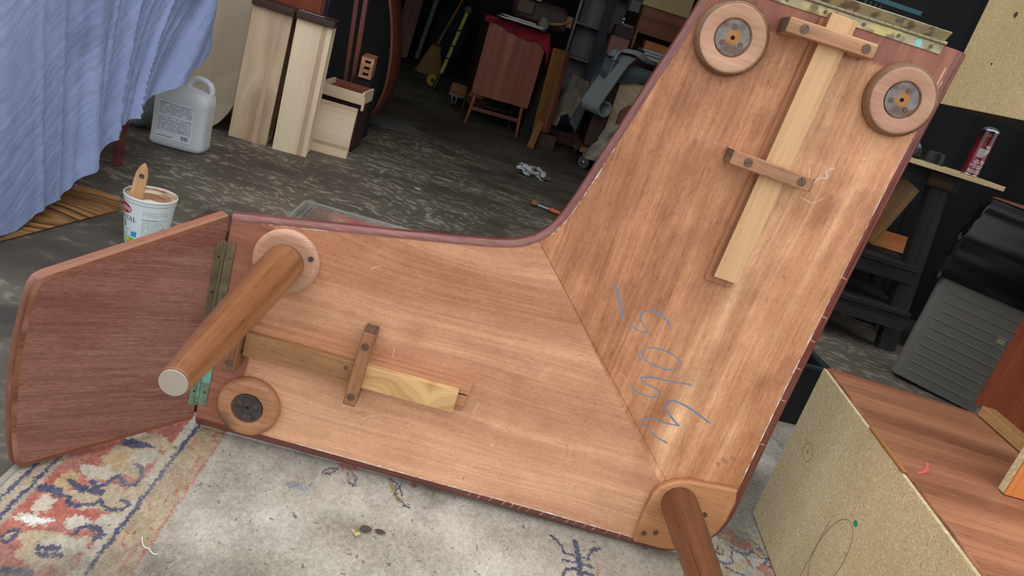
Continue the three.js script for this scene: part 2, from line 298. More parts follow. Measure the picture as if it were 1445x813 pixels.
    blob(0.079, 2.027, 0.010, 0.016, NAVY, 22); blob(0.079, 2.027, 0.004, 0.009, TAN, 23); line([[0.106, 2.091], [0.125, 2.086], [0.143, 2.084]], 0.010, NAVY);
    blob(0.095, 1.981, 0.022, 0.006, '#d8d6d0', 24, 18, 0.5); blob(0.086, 1.989, 0.012, 0.005, '#dcdad6', 25, 18, 0.5);
    // motifs of the pale field
    for (const p of [[[0.951, 1.72], [0.964, 1.732], [0.971, 1.742], [0.977, 1.763], [0.996, 1.765]], [[1.054, 1.723], [1.038, 1.734], [1.03, 1.748], [1.026, 1.765], [1.01, 1.766]], [[0.973, 1.785], [0.998, 1.782]], [[1.012, 1.785], [1.032, 1.784]], [[0.999, 1.802], [0.977, 1.807], [0.969, 1.827]], [[1.008, 1.807], [1.032, 1.807], [1.045, 1.83]]]) line(p, 0.005, NAVY);
    line([[1.002, 1.722], [1.005, 1.754], [1.005, 1.781], [1.003, 1.83]], 0.011, NAVY); line([[1.044, 1.774], [1.042, 1.80], [1.038, 1.82]], 0.006, '#a8644c');
    blob(1.372, 1.571, 0.030, 0.026, RED, 30, 30, 0.45); blob(1.372, 1.575, 0.014, 0.012, GOLD, 31); blob(1.366, 1.567, 0.006, 0.004, NAVY, 32);
    blob(1.455, 1.660, 0.030, 0.026, RED, 33, 30, 0.45); blob(1.46, 1.665, 0.013, 0.012, GOLD, 34); blob(1.463, 1.672, 0.006, 0.005, NAVY, 35);
    [[1.319, 1.612], [1.34, 1.638], [1.428, 1.59], [1.458, 1.568], [1.438, 1.609], [1.37, 1.668], [1.4, 1.651], [1.339, 1.692]].forEach(([a, b], i) => blob(a, b, 0.011, 0.010, i % 2 ? GOLD : '#b88a70', 40 + i, 16, 0.5));
    for (const p of [[[1.366, 1.601], [1.379, 1.614], [1.364, 1.645], [1.364, 1.663], [1.345, 1.673], [1.327, 1.672]], [[1.381, 1.621], [1.408, 1.625], [1.429, 1.605], [1.425, 1.591], [1.421, 1.577], [1.416, 1.563]], [[1.341, 1.619], [1.33, 1.642], [1.341, 1.649], [1.35, 1.631]], [[1.395, 1.624], [1.404, 1.639], [1.408, 1.666]], [[1.325, 1.598], [1.326, 1.617], [1.316, 1.631]], [[1.432, 1.611], [1.44, 1.622], [1.474, 1.627]], [[1.32, 1.65], [1.345, 1.69], [1.38, 1.70], [1.40, 1.72]], [[1.43, 1.565], [1.45, 1.58], [1.452, 1.60]]]) line(p, 0.0032, NAVY);
    for (let i = 0; i < 90; i++) { const a = rr(0.35, 2.25), b = rr(0.35, 3.0); if (b > 1.55 && a < 1.3) continue; blob(a, b, 0.02, 0.016, i % 3 ? RED : GOLD, i, 18, 0.5); line([[a + 0.03, b], [a + 0.05, b + 0.03], [a + 0.03, b + 0.05], [a + 0.07, b + 0.07]], 0.0032, NAVY); }
    blob(0.519, 1.662, 0.022, 0.012, RED, 50, 24, 0.5); blob(0.492, 1.686, 0.011, 0.010, '#b09478', 51); blob(0.536, 1.695, 0.007, 0.016, '#b09478', 52);
    line([[0.477, 1.698], [0.488, 1.676], [0.505, 1.673], [0.492, 1.696], [0.477, 1.698]], 0.0035, NAVY); line([[0.525, 1.679], [0.534, 1.709], [0.548, 1.716], [0.545, 1.688], [0.531, 1.672]], 0.0035, NAVY);
    line([[0.612, 1.668], [0.622, 1.70], [0.640, 1.727]], 0.010, '#a89060'); line([[0.609, 1.666], [0.626, 1.673], [0.626, 1.707], [0.645, 1.732], [0.659, 1.739]], 0.0032, NAVY); line([[0.632, 1.679], [0.642, 1.709]], 0.004, NAVY); line([[0.69, 1.669], [0.707, 1.675], [0.7, 1.69]], 0.005, '#a89060'); blob(0.66, 1.668, 0.008, 0.006, RED, 53);
    blob(0.438, 1.754, 0.013, 0.008, '#7b8c9c', 54, 18, 0.3); blob(0.457, 1.756, 0.009, 0.007, '#7b8c9c', 55, 18, 0.3);
    // dirt, faded pile and worn threads over everything
    const src = g.getImageData(0, 0, PX, PX).data, im2 = g.createImageData(PX, PX), e = im2.data;
    for (let j = 0; j < PX; j++) for (let i = 0; i < PX; i++) {
      const a = i / sx, b = j / sy, k = (j * PX + i) * 4;
      const wi = clamp(Math.round(i + (noise(a * 330, b * 330) - 0.5) * 7), 0, PX - 1), wj = clamp(Math.round(j + (noise(a * 330 + 50, b * 330 + 9) - 0.5) * 6), 0, PX - 1), kk = (wj * PX + wi) * 4; e[k + 3] = 255;
      const dirt = smooth(0.42, 0.74, fbm(a * 4.2 + 7, b * 4.2 + 2, 5)), grit = noise(a * 420, b * 300) * 0.6 + noise(a * 150 + 9, b * 110) * 0.4, dot = noise(a * 170 + 3, b * 170 + 8);
      const fade = smooth(0.45, 0.75, fbm(a * 9 + 1, b * 9 + 30, 4)) * 0.38;
      for (let q = 0; q < 3; q++) {
        let v = src[kk + q]; v = lerp(v, [170, 162, 146][q], 0.10 + fade * (noise(a * 500, b * 500) * 0.8 + 0.6)); v = lerp(v, [88, 82, 72][q], dirt * 0.68); v += (grit - 0.5) * 46;
        if (dot > 0.93) v = lerp(v, [74, 66, 56][q], 0.6); e[k + q] = clamp(v, 0, 255);
      }
    }
    g.putImageData(im2, 0, 0);
  }, A, B);
  tex.wrapS = tex.wrapT = THREE.ClampToEdgeWrapping;
  const mat = new THREE.MeshStandardMaterial({ map: tex, roughness: 0.95, bumpMap: tex, bumpScale: 0.0015 });
  const rug = thing('rug', 'large faded oriental rug with a red border and worn grey field under the upturned table', 'rug', [-0.69, 0, -2.92], 0.033);
  const g = grid(60, 80, (u, v) => [u * A, 0.0025 + (fbm(u * 9, v * 12) - 0.5) * 0.003, v * B], (u, v) => [u * A, B - v * B]);
  // grid winding is x to z, so flip it to face up
  const ix = g.index.array; for (let i = 0; i < ix.length; i += 3) { const t = ix[i + 1]; ix[i + 1] = ix[i + 2]; ix[i + 2] = t; } g.computeVertexNormals();
  const edge = plain(0x8f897c, 0.95);
  part('pile', g, mat, rug);
  part('binding', boxG(0.012, 0.005, B, 0.002).translate(0, 0.0025, B / 2), edge, rug); part('binding', boxG(A, 0.005, 0.02, 0.002).translate(A / 2, 0.0025, 0), edge, rug);
}

// ---------------------------------------------------------------- the upturned boomerang coffee table
{
  const table = thing('coffee_table', 'boomerang-shaped wooden coffee table tipped on its edge, underside and two legs facing out', 'table', [0, 0.004, -1.2593]);
  table.rotation.x = -0.04546;
  const arc = (cx, cy, r, a0, a1, n) => Array.from({ length: n + 1 }, (_, i) => { const t = (a0 + (a1 - a0) * i / n) * Math.PI / 180; return [cx + r * Math.cos(t), cy + r * Math.sin(t)]; });
  const outer = [...smoothPath([[-0.424, 0.031], [-0.275, 0.031], [0.066, 0.028], [0.30, 0.026], [0.50, 0.022]], 30), ...arc(0.535, 0.138, 0.1155, -90, 0, 16), ...smoothPath([[0.652, 0.24], [0.655, 0.40], [0.662, 0.58], [0.672, 0.80], [0.681, 0.95], [0.690, 1.077]], 30)];
  const inner = smoothPath([[0.272, 1.083], [0.262, 1.03], [0.247, 0.965], [0.232, 0.91], [0.213, 0.838], [0.199, 0.785], [0.188, 0.745], [0.177, 0.702], [0.164, 0.655], [0.149, 0.611], [0.134, 0.585], [0.114, 0.564], [0.089, 0.548], [0.062, 0.538], [0.03, 0.530], [-0.08, 0.508], [-0.23, 0.480], [-0.424, 0.444]], 80);
  const full = [...outer, ...inner];

  // underside veneer: two sheets meeting in a mitre, with stains, scuffs and pencilled writing
  const TW = 1.24, TH = 1.24, OX = 0.5, OY = 0.05, PX = 2048;
  const face = canvasTex(PX, PX, (g) => {
    const img = g.createImageData(PX, PX), d = img.data;
    for (let j = 0; j < PX; j++) for (let i = 0; i < PX; i++) {
      const x = i / PX * TW - OX, y = (1 - j / PX) * TH - OY, k = (j * PX + i) * 4;
      const right = (y - 0.562) * 0.36 + (x - 0.122) * 0.386 > 0;
      let c;
      if (right) {
        // the grain of this sheet follows the wing
        const q = x - 0.06 * y, u = y, wv = q + (fbm(u * 1.7, q * 4, 3) - 0.5) * 0.05;
        const band = fbm(u * 0.5 + 4, wv * 15, 3), fine = fbm(u * 7, wv * 210, 2), pore = noise(u * 48, wv * 620), fig = fbm(u * 16, q * 26, 3);
        c = mix3([158, 102, 68], [204, 146, 104], clamp((band - 0.25) * 1.9)); c = mix3(c, [146, 92, 62], smooth(0.5, 0.72, fbm(u * 9 + 12, q * 13, 4)) * 0.45);
        for (const [p, w2, s] of [[0.462, 0.026, 0.95], [0.512, 0.010, 0.5], [0.57, 0.012, 0.55], [0.40, 0.014, 0.3]]) c = mix3(c, [226, 178, 134], s * Math.exp(-(((wv - p) / w2) ** 2)) * (0.6 + 0.4 * fig));
        const f = (fine - 0.5) * 30 + (fig - 0.5) * 34 + (noise(u * 190, q * 420) - 0.5) * 16; c = [c[0] + f, c[1] + f * 0.95, c[2] + f * 0.9]; if (pore > 0.75) { const p = (pore - 0.75) * 90; c = [c[0] - p, c[1] - p, c[2] - p]; }
      } else {
        const wob = (fbm(x * 1.3 + 9, y * 3, 3) - 0.5) * 0.10 + 0.16 * Math.exp(-(((x - 0.0) / 0.22) ** 2)) * smooth(0.25, 0.5, y) * 0.25, wv = y + wob;
        const band = fbm(x * 0.7 + 2, wv * 17, 4), fine = fbm(x * 8, wv * 230, 2), pore = noise(x * 120, wv * 800), fig = fbm(x * 20, y * 24, 3);
        c = mix3([174, 118, 86], [212, 160, 124], clamp((band - 0.25) * 1.9));
        const f = (fine - 0.5) * 26 + (fig - 0.5) * 22 + (noise(x * 260, wv * 520) - 0.5) * 14; c = [c[0] + f, c[1] + f * 0.95, c[2] + f * 0.9]; if (pore > 0.72) { const p = (pore - 0.72) * 55; c = [c[0] - p, c[1] - p * 1.05, c[2] - p * 1.05]; }
      }
      // varnish carried over from the show side at both hinged ends
      const n = fbm(x * 14, y * 22, 4), e1 = smooth(-0.345 + (n - 0.5) * 0.012, -0.352 + (n - 0.5) * 0.012, x), e2 = smooth(1.012 + (n - 0.5) * 0.02, 1.022 + (n - 0.5) * 0.02, y);
      const red = mix3([112, 60, 46], [156, 96, 78], right ? fbm(x * 160, y * 14, 3) : fbm(x * 14, y * 160, 3));
      c = mix3(c, red, Math.max(e1, right ? e2 : 0) * 0.8);
      const dirt = smooth(0.62, 0.8, fbm(x * 9 + 3, y * 9 + 6, 4)); c = mix3(c, [140, 92, 66], dirt * 0.16);
      d[k] = clamp(c[0], 0, 255); d[k + 1] = clamp(c[1], 0, 255); d[k + 2] = clamp(c[2], 0, 255); d[k + 3] = 255;
    }
    g.putImageData(img, 0, 0);
    const X = (x) => (x + OX) / TW * PX, Y = (y) => (1 - (y + OY) / TH) * PX, S = PX / TW;
    g.lineCap = 'round'; g.lineJoin = 'round';
    const stroke = (pts, w, col, al) => { const p = smoothPath(pts, Math.max(8, pts.length * 7)); g.strokeStyle = col; for (let i = 1; i < p.length; i++) { g.globalAlpha = al * (0.7 + 0.3 * noise(i * 0.6, w * 900)); g.lineWidth = w * S * (0.8 + 0.4 * noise(i * 0.35, 4)); g.beginPath(); g.moveTo(X(p[i - 1][0]), Y(p[i - 1][1])); g.lineTo(X(p[i][0]), Y(p[i][1])); g.stroke(); } g.globalAlpha = 1; };
    const B = '#6d7f9c';
    stroke([[0.542, 0.314], [0.517, 0.324], [0.488, 0.334], [0.464, 0.338], [0.451, 0.334], [0.449, 0.322], [0.463, 0.307], [0.487, 0.291]], 0.0035, B, 0.95);
    stroke([[0.487, 0.291], [0.461, 0.289], [0.426, 0.29], [0.417, 0.281], [0.429, 0.269], [0.451, 0.256], [0.478, 0.249]], 0.003, B, 0.9);
    stroke([[0.478, 0.38], [0.442, 0.375], [0.401, 0.372], [0.382, 0.366]], 0.0032, B, 0.9); stroke([[0.382, 0.366], [0.393, 0.358], [0.417, 0.352], [0.429, 0.344], [0.425, 0.336], [0.402, 0.333], [0.382, 0.336], [0.372, 0.345]], 0.0026, B, 0.8);
    stroke([[0.369, 0.414], [0.373, 0.426], [0.392, 0.431], [0.423, 0.428], [0.445, 0.416], [0.444, 0.405], [0.426, 0.396], [0.396, 0.398], [0.377, 0.403], [0.369, 0.414], [0.372, 0.424]], 0.0028, B, 0.85); stroke([[0.364, 0.418], [0.362, 0.41], [0.374, 0.4]], 0.002, B, 0.5);
    stroke([[0.402, 0.477], [0.388, 0.49], [0.368, 0.499], [0.348, 0.497], [0.34, 0.488], [0.346, 0.473]], 0.0034, B, 0.9); stroke([[0.346, 0.473], [0.364, 0.456], [0.347, 0.455], [0.321, 0.465]], 0.003, B, 0.45);
    stroke([[0.275, 0.528], [0.29, 0.505], [0.31, 0.469]], 0.0042, B, 0.95);
    // dents, specks and white drips
    for (let i = 0; i < 150; i++) { const x = rr(-0.4, 0.66), y = rr(0.05, 1.0); g.globalAlpha = rr(0.2, 0.6); g.fillStyle = i % 4 ? '#5a3826' : '#efd8bc'; g.beginPath(); g.ellipse(X(x), Y(y), rr(0.5, 2.6), rr(0.5, 2.2), rnd() * 3, 0, 7); g.fill(); }
    for (let i = 0; i < 60; i++) { const x = rr(-0.38, 0.62), y = rr(0.05, 1.0), a = rnd() * 6.3, l = rr(0.006, 0.035); stroke([[x, y], [x + Math.cos(a) * l * 0.5, y + Math.sin(a) * l * 0.5 + 0.002], [x + Math.cos(a) * l, y + Math.sin(a) * l]], rr(0.0006, 0.0013), i % 3 ? '#7a5038' : '#f0dcc6', rr(0.25, 0.6)); }
    stroke([[0.545, 0.80], [0.553, 0.815], [0.566, 0.82], [0.560, 0.83], [0.572, 0.84]], 0.0016, '#e8dcdc', 0.7); stroke([[0.53, 0.79], [0.535, 0.81], [0.531, 0.825]], 0.002, '#e6cbb8', 0.6); stroke([[0.535, 0.775], [0.56, 0.772], [0.575, 0.785]], 0.0016, '#e6cbb8', 0.5);
    for (const [x, y, r, c] of [[0.60, 0.245, 0.008, '#a0684c'], [0.615, 0.255, 0.008, '#a0684c'], [0.59, 0.235, 0.006, '#a0684c'], [0.21, 0.88, 0.012, '#8b7868'], [0.20, 0.90, 0.010, '#94806e'], [0.18, 0.75, 0.014, '#b0805e'], [0.02, 0.265, 0.003, '#a06450'], [0.19, 0.285, 0.003, '#a06450'], [0.45, 0.60, 0.004, '#74523e'], [0.565, 0.63, 0.005, '#8a6a54'], [0.36, 0.63, 0.005, '#a47a5c']]) { g.globalAlpha = 0.5; g.fillStyle = c; g.beginPath(); g.ellipse(X(x), Y(y), r * S, r * S * 0.6, 0.5, 0, 7); g.fill(); }
    // lacquer chipped white along the lower and right rim and in the inside curve
    g.globalAlpha = 1;
    const chipLine = (path, w, t0, t1, gap) => { for (let i = 1; i < path.length; i++) { const t = i / path.length; if (t < t0 || t > t1 || noise(i * 0.55, w * 5000) < gap) continue; g.strokeStyle = noise(i * 1.3, 7) > 0.5 ? '#f2ece6' : '#e4cdc0'; g.globalAlpha = 0.55 + 0.45 * noise(i * 0.9, 3); g.lineWidth = w * S * (0.5 + noise(i * 0.7, 11)); g.beginPath(); g.moveTo(X(path[i - 1][0]), Y(path[i - 1][1])); g.lineTo(X(path[i][0]), Y(path[i][1])); g.stroke(); } };
    const dense = (p) => smoothPath(p, 500);
    chipLine(dense(outer), 0.0045, 0.10, 0.46, 0.22); chipLine(dense(outer), 0.005, 0.58, 0.76, 0.18); chipLine(dense(outer), 0.003, 0.76, 0.985, 0.35);
    chipLine(dense(inner), 0.004, 0.30, 0.47, 0.4); chipLine(dense(inner), 0.002, 0.05, 0.3, 0.55); chipLine(dense(inner), 0.004, 0.84, 0.95, 0.4);
    g.strokeStyle = '#f0d8b4'; g.globalAlpha = 0.55; g.lineWidth = 0.003 * S; g.beginPath(); g.moveTo(X(0.672), Y(0.93)); g.lineTo(X(0.680), Y(1.045)); g.stroke();
  }, TW, TH);
  face.wrapS = face.wrapT = THREE.ClampToEdgeWrapping;
  const faceMat = new THREE.MeshPhysicalMaterial({ map: face, roughness: 0.5, bumpMap: face, bumpScale: 0.0004 });
  const faceUV = (geo) => { const p = geo.attributes.position, uv = []; for (let i = 0; i < p.count; i++) uv.push(p.getX(i) + OX, p.getY(i) + OY); geo.setAttribute('uv', new THREE.Float32BufferAttribute(uv, 2)); return geo; };
  // the joint of the two sheets runs from the inside curve to the outside corner
  const cutI = inner.findIndex((p) => p[1] < 0.566), cutO = outer.findIndex((p) => p[0] > 0.612), J = [0.1165, 0.5665], K = outer[cutO];
  const right = [...outer.slice(cutO), ...inner.slice(0, cutI), [J[0] + 0.0003, J[1] + 0.0003]], left = [[J[0] - 0.0003, J[1] - 0.0003], ...inner.slice(cutI), ...outer.slice(0, cutO), [K[0] - 0.0004, K[1] - 0.0004]];
  part('underside_panel', faceUV(prism(left, 0.004).translate(0, 0, -0.0045)), faceMat, table, 'underside sheet with grain along the left wing');
  part('underside_panel', faceUV(prism(right, 0.004).translate(0, 0, -0.0040)), faceMat, table, 'underside sheet with pencilled writing and grain along the right wing');
  part('core', prism(full, 0.020).translate(0, 0, -0.0242), M.mahogany, table);
  const bandOf = (ticks) => new THREE.MeshPhysicalMaterial({
    map: canvasTex(2048, 64, (g, w, h) => {
      const img = g.createImageData(w, h), d = img.data;
      for (let j = 0; j < h; j++) for (let i = 0; i < w; i++) { const n = fbm(i * 0.03, j * 0.25, 4), k = (j * w + i) * 4, c = mix3([88, 40, 33], [140, 80, 70], n); d[k] = c[0]; d[k + 1] = c[1]; d[k + 2] = c[2]; d[k + 3] = 255; }
      g.putImageData(img, 0, 0); g.strokeStyle = '#e6cdbf';
      const tick = (m, a) => { const x = m / 2.3 * w; g.globalAlpha = a; g.lineWidth = 1.6; g.beginPath(); g.moveTo(x + 3, h * 0.99); g.lineTo(x, h * 0.62); g.stroke(); };
      if (ticks) for (let m = 0.56; m < 0.93; m += rr(0.016, 0.03)) tick(m, rr(0.5, 0.95));
      if (ticks) for (const m of [1.30, 1.40, 1.47, 1.53, 1.58, 1.66]) tick(m, 0.8);
    }, 2.3, 0.045), roughness: 0.35, clearcoat: 0.4, clearcoatRoughness: 0.3 });
  const prof = (k) => [[-0.001, 0.0003], [0.002 * k, -0.0004], [0.0115 * k, -0.005], [0.0125 * k, -0.0072], [0.0150 * k, -0.0070], [0.0185 * k, -0.0100], [0.0205 * k, -0.0155], [0.0205 * k, -0.0205], [0.017 * k, -0.0245], [0, -0.0245]];
  part('edge_band', sweep(outer, prof(1)), bandOf(true), table, 'stepped dark edge band with chipped lacquer');
  part('edge_band', sweep(inner, [[-0.001, 0.0003], [0.003, 0.0002], [0.0085, -0.003], [0.0105, -0.007], [0.0115, -0.013], [0.0115, -0.0205], [0.009, -0.0245], [0, -0.0245]]), bandOf(false), table, 'rounded dark edge band of the inside curve');
  const showPath = [...outer.map((p) => [p[0] + (p[0] > 0.55 ? 0.017 : 0), p[1] - (p[1] < 0.1 ? 0.016 : 0)]), ...inner.map((p) => [p[0] - 0.006, p[1] + 0.004])];
  part('show_top', prism(showPath, 0.003).translate(0, 0, -0.0272), M.mahogany, table);

  // screws shared by the fittings
  const screwG = (r) => { const half = (s) => { const sh = new THREE.Shape(), a = 0.13; for (let i = 0; i <= 12; i++) { const t = a + (Math.PI - 2 * a) * i / 12; sh.lineTo(Math.cos(t) * r, s * Math.sin(t) * r); } return new THREE.ExtrudeGeometry(sh, { depth: 0.0016, bevelEnabled: false }); }; return merge([half(1), half(-1), new THREE.CylinderGeometry(r, r, 0.0006, 20).rotateX(Math.PI / 2)]); };
  const sBig = screwG(0.0074), sMid = screwG(0.0056), sSmall = screwG(0.0042);
  const screw = (parent, geo, x, y, z, a = rnd() * 3) => { const s = part('screw', geo, M.screw, parent); s.position.set(x, y, z); s.rotation.z = a; return s; };

  // round mounting blocks with recessed steel plates
  const discPts = [[0.0310, 0.0], [0.0310, 0.0155], [0.0325, 0.0180], [0.0500, 0.0190], [0.0560, 0.0172], [0.0602, 0.0120], [0.0612, 0.007], [0.0605, 0]];
  const discG = lathe(discPts, 56).rotateX(Math.PI / 2);
  const ringShape = (R, r) => { const s = new THREE.Shape(); s.absarc(0, 0, R, 0, Math.PI * 2); const h = new THREE.Path(); h.absarc(0, 0, r, 0, Math.PI * 2, true); s.holes.push(h); return s; };
  const plateG = mapUV(new THREE.ExtrudeGeometry(ringShape(0.0278, 0.0042), { depth: 0.003, bevelEnabled: true, bevelThickness: 0.0008, bevelSize: 0.0008, bevelSegments: 2, curveSegments: 32 }), 0, 0.06, -0.20);
  const holeG = new THREE.CylinderGeometry(0.0044, 0.0044, 0.002, 16).rotateX(Math.PI / 2);
  function mount(x, y, mat, plate, a, label, n = 3) {
    const o = part('mounting_block', mapUV(discG.clone(), 0, ...off()), mat, table, label); o.position.set(x, y, 0);
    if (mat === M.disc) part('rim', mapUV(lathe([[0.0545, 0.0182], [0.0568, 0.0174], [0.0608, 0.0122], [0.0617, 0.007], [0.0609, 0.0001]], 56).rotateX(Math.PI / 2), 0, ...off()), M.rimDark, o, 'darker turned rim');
    const p = part('steel_plate', plateG, plate, o); p.position.z = 0.011;
    part('bolt_hole', holeG, M.dark, o).position.z = 0.0118;
    part('recess', new THREE.CylinderGeometry(0.031, 0.031, 0.002, 32).rotateX(Math.PI / 2), mat, o).position.z = 0.010;
    for (let i = 0; i < n; i++) { const t = a + i * Math.PI * 2 / 3; screw(o, sSmall, Math.cos(t) * 0.0175, Math.sin(t) * 0.0175, 0.0148); }
    return o;
  }
  mount(-0.326, 0.090, M.discStain, M.steelDark, 0.5, 'stained round block without a leg, with a dark plate');
  mount(0.319, 0.988, M.disc, M.steelRust, 1.7, 'round block with a rusty plate at the inside edge');
  mount(0.626, 0.976, M.disc, M.steelRust, 1.3, 'round block with an orange rust ring at the outside edge');
  const legBlock = part('mounting_block', mapUV(lathe([...discPts.slice(2).reverse(), [0, 0.0190]].reverse(), 56).rotateX(Math.PI / 2), 0, ...off()), M.disc, table, 'round block that carries the left leg'); legBlock.position.set(-0.313, 0.398, 0);
  const nail = part('bolt_head', new THREE.CylinderGeometry(0.0048, 0.0048, 0.004, 16).rotateX(Math.PI / 2), M.steelDark, legBlock); nail.position.set(0.045, 0.022, 0.0195);

  // legs taper from block to foot
  const legShape = (L) => lathe([[0, 0], [0.0355, 0], [0.0362, 0.006], [0.0352, 0.10], [0.0322, L * 0.45], [0.0262, L * 0.78], [0.0205, L - 0.004], [0.0190, L], [0, L]], 44);
  function leg(base, tip, mat, label) {
    const a = new THREE.Vector3(...base), b = new THREE.Vector3(...tip), L = a.distanceTo(b);
    const g = legShape(L), uv = g.attributes.uv; for (let i = 0; i < uv.count; i++) uv.setXY(i, uv.getY(i) * L + 0.1, uv.getX(i) * 0.2 + 0.05);
    const m = part('leg', g, mat, table, label); m.position.copy(a); m.quaternion.setFromUnitVectors(new THREE.Vector3(0, 1, 0), b.sub(a).normalize());
    part('foot_pad', new THREE.CylinderGeometry(0.0183, 0.0188, 0.0022, 32).translate(0, L + 0.001, 0), M.felt, m);
    return m;
  }
  leg([-0.313, 0.398, 0.0185], [-0.311, 0.361, 0.452], M.leg, 'left leg, worn orange-brown, pointing at the viewer');
  leg([0.540, 0.139, 0.0185], [0.531, 0.150, 0.452], M.legDark, 'darker leg at the corner, running out of the picture');

  // corner block under the second leg
  const blk = [[0.642, 0.198], [0.600, 0.1955], [0.545, 0.1905], [0.523, 0.184], [0.504, 0.172], [0.491, 0.158], [0.484, 0.140], [0.482, 0.11], [0.4815, 0.06], [0.4845, 0.026], ...arc(0.535, 0.138, 0.1125, -90, 0, 14), [0.649, 0.17]].reverse();
  const corner = part('corner_block', prism(blk, 0.0185, 0.006, 0, 3), M.plate, table, 'rounded corner block holding the darker leg');
  for (const [x, y] of [[0.519, 0.060], [0.598, 0.128], [0.590, 0.098], [0.497, 0.052]]) screw(corner, sMid, x, y, 0.0183);

  // sliding supports in their straps
  const sR = part('slide_bar', merge([boxAt(-0.026, 0.026, -0.246, 0.226, 0.0002, 0.0125, 0.0015, 1)]), M.slideRed, table, 'wider under-layer of the right sliding support'); sR.position.set(0.462, 0.832, 0); sR.rotation.z = -0.045;
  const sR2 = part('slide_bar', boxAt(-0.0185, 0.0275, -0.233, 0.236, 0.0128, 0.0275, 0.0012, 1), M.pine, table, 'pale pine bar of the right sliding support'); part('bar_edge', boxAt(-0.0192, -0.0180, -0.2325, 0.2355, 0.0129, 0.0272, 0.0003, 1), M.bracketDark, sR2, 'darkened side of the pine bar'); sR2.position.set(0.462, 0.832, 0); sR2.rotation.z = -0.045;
  const sL = part('slide_bar', merge([boxAt(-0.40, 0.078, 0.240, 0.264, 0.0002, 0.0135, 0.0015, 0), boxAt(-0.40, 0.074, 0.203, 0.236, 0.0002, 0.0105, 0.0015, 0)]), M.slideRed, table, 'grooved under-layer of the left sliding support');
  const sL2 = part('slide_bar', boxAt(-0.352, -0.132, 0.2025, 0.2500, 0.0138, 0.0275, 0.0012, 0), M.pineBrown, table, 'browned left half of the left sliding support');
  part('slide_bar', boxAt(-0.1315, 0.056, 0.2025, 0.2500, 0.0138, 0.0275, 0.0012, 0), M.pineKnot, table, 'yellow pine right half of the left sliding support with arched grain');
  screw(sL2, sSmall, -0.160, 0.235, 0.0268);
  function strap(x, y, len, turn, mat, label, ends) {
    const g = merge([boxAt(-len / 2, len / 2, -0.0122, 0.0122, 0.0278, 0.0450, 0.003, 0), boxAt(-len / 2, -len / 2 + 0.034, -0.0120, 0.0120, 0.0002, 0.0290, 0.001, 2), boxAt(len / 2 - 0.034, len / 2, -0.0120, 0.0120, 0.0002, 0.0290, 0.001, 2)]);
    const o = part('strap_block', g, mat, table, label); o.position.set(x, y, 0); o.rotation.z = turn;
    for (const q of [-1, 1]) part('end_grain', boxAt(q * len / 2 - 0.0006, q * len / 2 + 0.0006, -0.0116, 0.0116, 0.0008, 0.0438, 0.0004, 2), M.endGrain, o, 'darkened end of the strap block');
    for (const s of ends) screw(o, sBig, s, 0, 0.0447);
    return o;
  }
  strap(0.464, 1.030, 0.152, 0.0, M.bracket, 'strap block by the brass hinge', [-0.048, 0.058]);
  strap(0.454, 0.805, 0.148, -0.045, M.bracket, 'strap block at the middle of the right wing', [-0.044, 0.054]);
  strap(-0.134, 0.246, 0.152, Math.PI / 2 - 0.03, M.bracketDark, 'strap block at the middle of the left wing', [0.048, -0.058]);
  strap(-0.366, 0.246, 0.148, Math.PI / 2 - 0.02, M.bracketDark, 'strap block next to the left leg', [-0.056, 0.056]);

  // brass piano hinge on the right end, its free half standing past the edge
  const hg = part('hinge', boxAt(0.272, 0.660, 1.062, 1.0775, 0.0004, 0.0022, 0.0006, 0), M.brass, table, 'long tarnished brass hinge with its free half sticking out');
  const fr = part('hinge_leaf', boxAt(0.272, 0.657, 0, 0.018, -0.0009, 0.0009, 0.0005, 0), M.brass, hg); fr.position.set(0, 1.0835, 0.004); fr.rotation.x = 0.75;
  part('knuckle', merge(Array.from({ length: 28 }, (_, i) => rod([0.273 + i * 0.0139, 1.0805, 0.0036], [0.2862 + i * 0.0139, 1.0805, 0.0036], 0.0030, 0.0030, 10))), M.brass, hg);
  for (const x of [0.31, 0.385, 0.452, 0.52, 0.582, 0.640]) { const s = screw(hg, sSmall, x, 1.0697, 0.0020); s.scale.setScalar(0.75); }
  part('patina', new THREE.CylinderGeometry(0.0062, 0.0066, 0.0006, 20).rotateX(Math.PI / 2).translate(0.618, 1.069, 0.0022), plain(0x8fc9c4, 0.8), hg, 'blue-green spot of verdigris');
  for (const x of [0.33, 0.42, 0.475, 0.54, 0.612]) { const h = part('screw_hole', new THREE.CylinderGeometry(0.0022, 0.0022, 0.0004, 14).rotateX(Math.PI / 2), M.dark, hg); h.position.set(x, 1.0835 + 0.0105 * Math.cos(0.5), 0.004 + 0.0105 * Math.sin(0.5) + 0.0012); h.rotation.x = 0.5; }

  // the folded leaf, hinged at the left end
  const leaf = new THREE.Group(); leaf.name = 'drop_leaf'; leaf.userData.label = 'worn dark leaf hinged at the left end and folded towards the viewer'; table.add(leaf);
  leaf.position.set(-0.4285, 0, 0.0); leaf.rotation.y = 50.3 * Math.PI / 180;
  const lf = [...smoothPath([[-0.001, 0.444], [-0.14, 0.392], [-0.284, 0.339]], 10), ...smoothPath([[-0.292, 0.334], [-0.297, 0.324], [-0.303, 0.285], [-0.3095, 0.217], [-0.310, 0.14], [-0.305, 0.06], [-0.297, 0.010]], 30), ...smoothPath([[-0.290, 0.004], [-0.16, 0.017], [-0.001, 0.034]], 10)];
